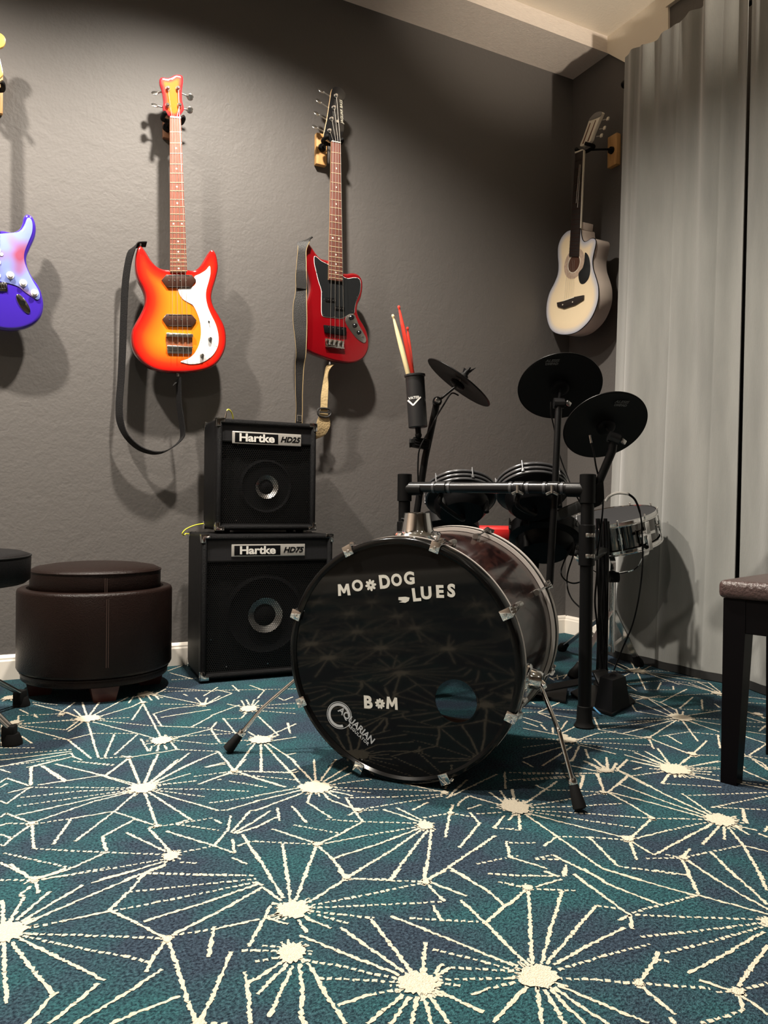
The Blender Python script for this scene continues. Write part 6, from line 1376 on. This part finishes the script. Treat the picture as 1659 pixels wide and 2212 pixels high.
MB().cyl(cb+V(-.03, -.02, .09), hub+V(0, 0, .09), .0125, .0125, 20).build('column', M_chrome, st)
MB().ball(hub+V(0, 0, .09), .022).build('hub', M_chrome, st)
for k, dd in enumerate((ff, (-rr_*.9+f*.3), (rr_*.1-f))):
    e = b0+dd.normalized()*(sr+.004)-sn*.004; m1 = b0+dd.normalized()*.10-sn*.085
    mb = MB(); mb.ribbon([hub+V(0, 0, .095), m1, e-dd.normalized()*.02-sn*.03, e, e+sn*.028], sn.cross(dd.normalized())*.011, .004, 4); a = mb.build('basket_arm', M_chrome, st)
    MB().ball(e+sn*.02, .013).build('rubber_grip', M_rubber, a)
mb = MB(); mb.cyl(P(1316, 1247, d=2.96), P(1336, 1247, d=2.96), .020, .020, 14); mb.build('basket_knob', M_rubber, st)
feet = [P(1216, 1398, z=.02), P(1378, 1430, z=.02), P(1240, 1455, z=.02)]
for k, fo in enumerate(feet):
    top = cb+V(-.03, -.02, .26); d = (fo-top); s = V(-d.y, d.x, 0).normalized()
    e = fo-d.normalized()*.04
    lg = MB().ribbon([top+d*.03, top+d*.5, e], s*.013, .005, 3).build('leg', M_nickel, st)
    m = top.lerp(fo, .5); MB().ribbon([cb+V(-.03, -.02, .11), m], s*.008, .004, 3).build('brace', M_nickel, st)
    MB().lathe([(.020, -.018), (.021, 0), (.015, .022), (.012, .045)], fo, -d.normalized(), 20, True, True).build('rubber_foot', M_rubber, lg)

# ---------------------------------------------------------------- kick pad tower and pedal
kb = P(1320, 1520, z=0)
t = thing('kick_pad', kb, 'black kick pad tower on a flat base plate at the foot of the rack', 'kick pad')
MB().prism([P(a, b, z=.002) for a, b in ((1276,1533),(1232,1500),(1268,1484),(1345,1492),(1372,1519),(1322,1548))], V(0, 0, .010), bev=.002).build('base_plate', M_powder, t, smooth=0)
bt_ = [P(a, b, z=.012) for a, b in ((1284,1526),(1322,1539),(1361,1524),(1326,1505))]; cc = sum(bt_, V(0, 0, 0))/4
tp = [cc+(p-cc)*.72+V(0, 0, .095) for p in bt_]
MB().grid([bt_, [cc+(p-cc)*.96+V(0, 0, .012) for p in bt_], tp], cap0=True, cap1=True).build('tower', M_black, t, smooth=0)
q = [P(1282, 1452, d=2.60), P(1312, 1448, d=2.60), P(1326, 1478, d=2.56), P(1296, 1484, d=2.56)]; q = [p for p in q]
MB().prism(q, FH*.03, bev=.003).build('bracket', M_powder, t)
MB().cyl(cc+V(0, 0, .09), (q[2]+q[3])/2+V(0, 0, .01)+FH*.015, .014, .014, 14).build('neck_post', M_powder, t)
c = thing('cable', P(1290, 1535, z=.005), 'short cable with a blue tip lying against the kick pad base', 'cable')
MB().tube([P(1282, 1528, z=.016), P(1291, 1537, z=.006), P(1298, 1543, z=.005)], .0030, 8, sm=3).build('sheath', mat('blue plastic', (.08, .25, .45), .4), c)
pd = thing('drum_pedal', P(1190, 1505, z=0), 'black foot pedal lying between the bass drum and the kick pad', 'pedal')
MB().prism([P(a, b, z=.002) for a, b in ((1128,1500),(1160,1480),(1226,1492),(1222,1520))], V(0, 0, .010), bev=.002).build('base', M_powder, pd, smooth=0)
fa_, fb_ = P(1135, 1497, z=.022), P(1262, 1473, z=.058); dv = (fb_-fa_).normalized(); sd = dv.cross(V(0, 0, 1)).normalized()
MB().prism([fa_-sd*.032, fb_-sd*.036, fb_+sd*.036, fa_+sd*.032], dv.cross(sd)*-.006, bev=.002).build('footboard', M_powder, pd, smooth=0)
MB().cyl(fa_-V(0, 0, .012)-sd*.03, fa_-V(0, 0, .012)+sd*.03, .008, .008, 12).build('hinge', M_nickel, pd)

# ---------------------------------------------------------------- cables around the kit
def cable(pts, r, label, group=None, m=M_black):
    c = thing('cable', Vector(pts[len(pts)//2]), label, 'cable', group); MB().tube(pts, r, 8).build('sheath', m, c); return c
w = cable([P(1309, 1082, d=2.55), P(1318, 1071, d=2.54), P(1335, 1065, d=2.53), P(1358, 1067, d=2.52)], .0050, 'thick cable in a pale grey sleeve, bending over in front of the snare drum', m=mat('pale grey sleeve', (.62, .60, .57), .5))
MB().tube([P(1357, 1067, d=2.52), P(1372, 1080, d=2.52), P(1383, 1110, d=2.52), P(1387, 1150, d=2.52), P(1388, 1220, d=2.53), P(1380, 1290, d=2.55), P(1366, 1350, d=2.58), P(1345, 1400, d=2.6), P(1326, 1448, d=2.6)], lambda t: .0038 if t < .25 else .0026, 8).build('black_run', M_black, w)
cable([P(1236, 1180, d=2.55), P(1222, 1205, d=2.55), P(1212, 1235, d=2.54), P(1220, 1252, d=2.52), P(1238, 1260, d=2.5), P(1258, 1256, d=2.45)], .0026, 'black cable looping left of the right rack post, the upper loop')
cable([P(1243, 1175, d=2.6), P(1238, 1200, d=2.6), P(1226, 1240, d=2.58), P(1226, 1270, d=2.56), P(1236, 1295, d=2.5), P(1256, 1315, d=2.45)], .0026, 'black cable looping left of the right rack post, the lower and longer loop')
rn = random.Random(5)
for k in range(7):
    x = 1288+4*k; pts = [P(x+rn.uniform(-3, 3), y, d=2.72+.01*k+rn.uniform(-.01, .01)) for y in (1120, 1180, 1240, 1300, 1360, 1420, 1470)]
    cable(pts, .0034, 'black cable in the bundle hanging down the rear rack post beside the snare drum', 'bundled cables on the rear rack post')

# ---------------------------------------------------------------- added spotlight out of frame, lifts the ceiling corner and beam
la, lb, lw, lh = AIM; la, lb = Vector(la), Vector(lb); ldv = (lb-la).normalized()
t = thing('added_spotlight', (la.x, la.y, 0), 'added black floor spotlight that brightens the ceiling corner, out of view', 'added lamp')
MB().lathe([(.001, .012), (.13, .010), (.135, .004), (.135, 0), (.001, 0)], (la.x, la.y, 0), (0, 0, 1), 40).build('base', M_black, t)
MB().cyl((la.x, la.y, .01), (la.x, la.y, la.z-.06), .011, .011, 16).build('pole', M_black, t)
MB().lathe([(.001, -.06), (.035, -.06), (.045, -.04), (.055, .05), (.052, .05), (.042, -.036), (.001, -.04)], la, ldv, 32).build('lamp_shade', M_black, t)
ld = bpy.data.lights.new('added_spot', 'SPOT'); ld.energy = lw; ld.spot_size = R(2*lh); ld.spot_blend = .9; ld.shadow_soft_size = .03; ld.color = (1.0, .86, .70)
lo = bpy.data.objects.new('added_spot', ld); COL.objects.link(lo); lo.location = la; lo.rotation_euler = (-ldv).to_track_quat('Z', 'Y').to_euler()
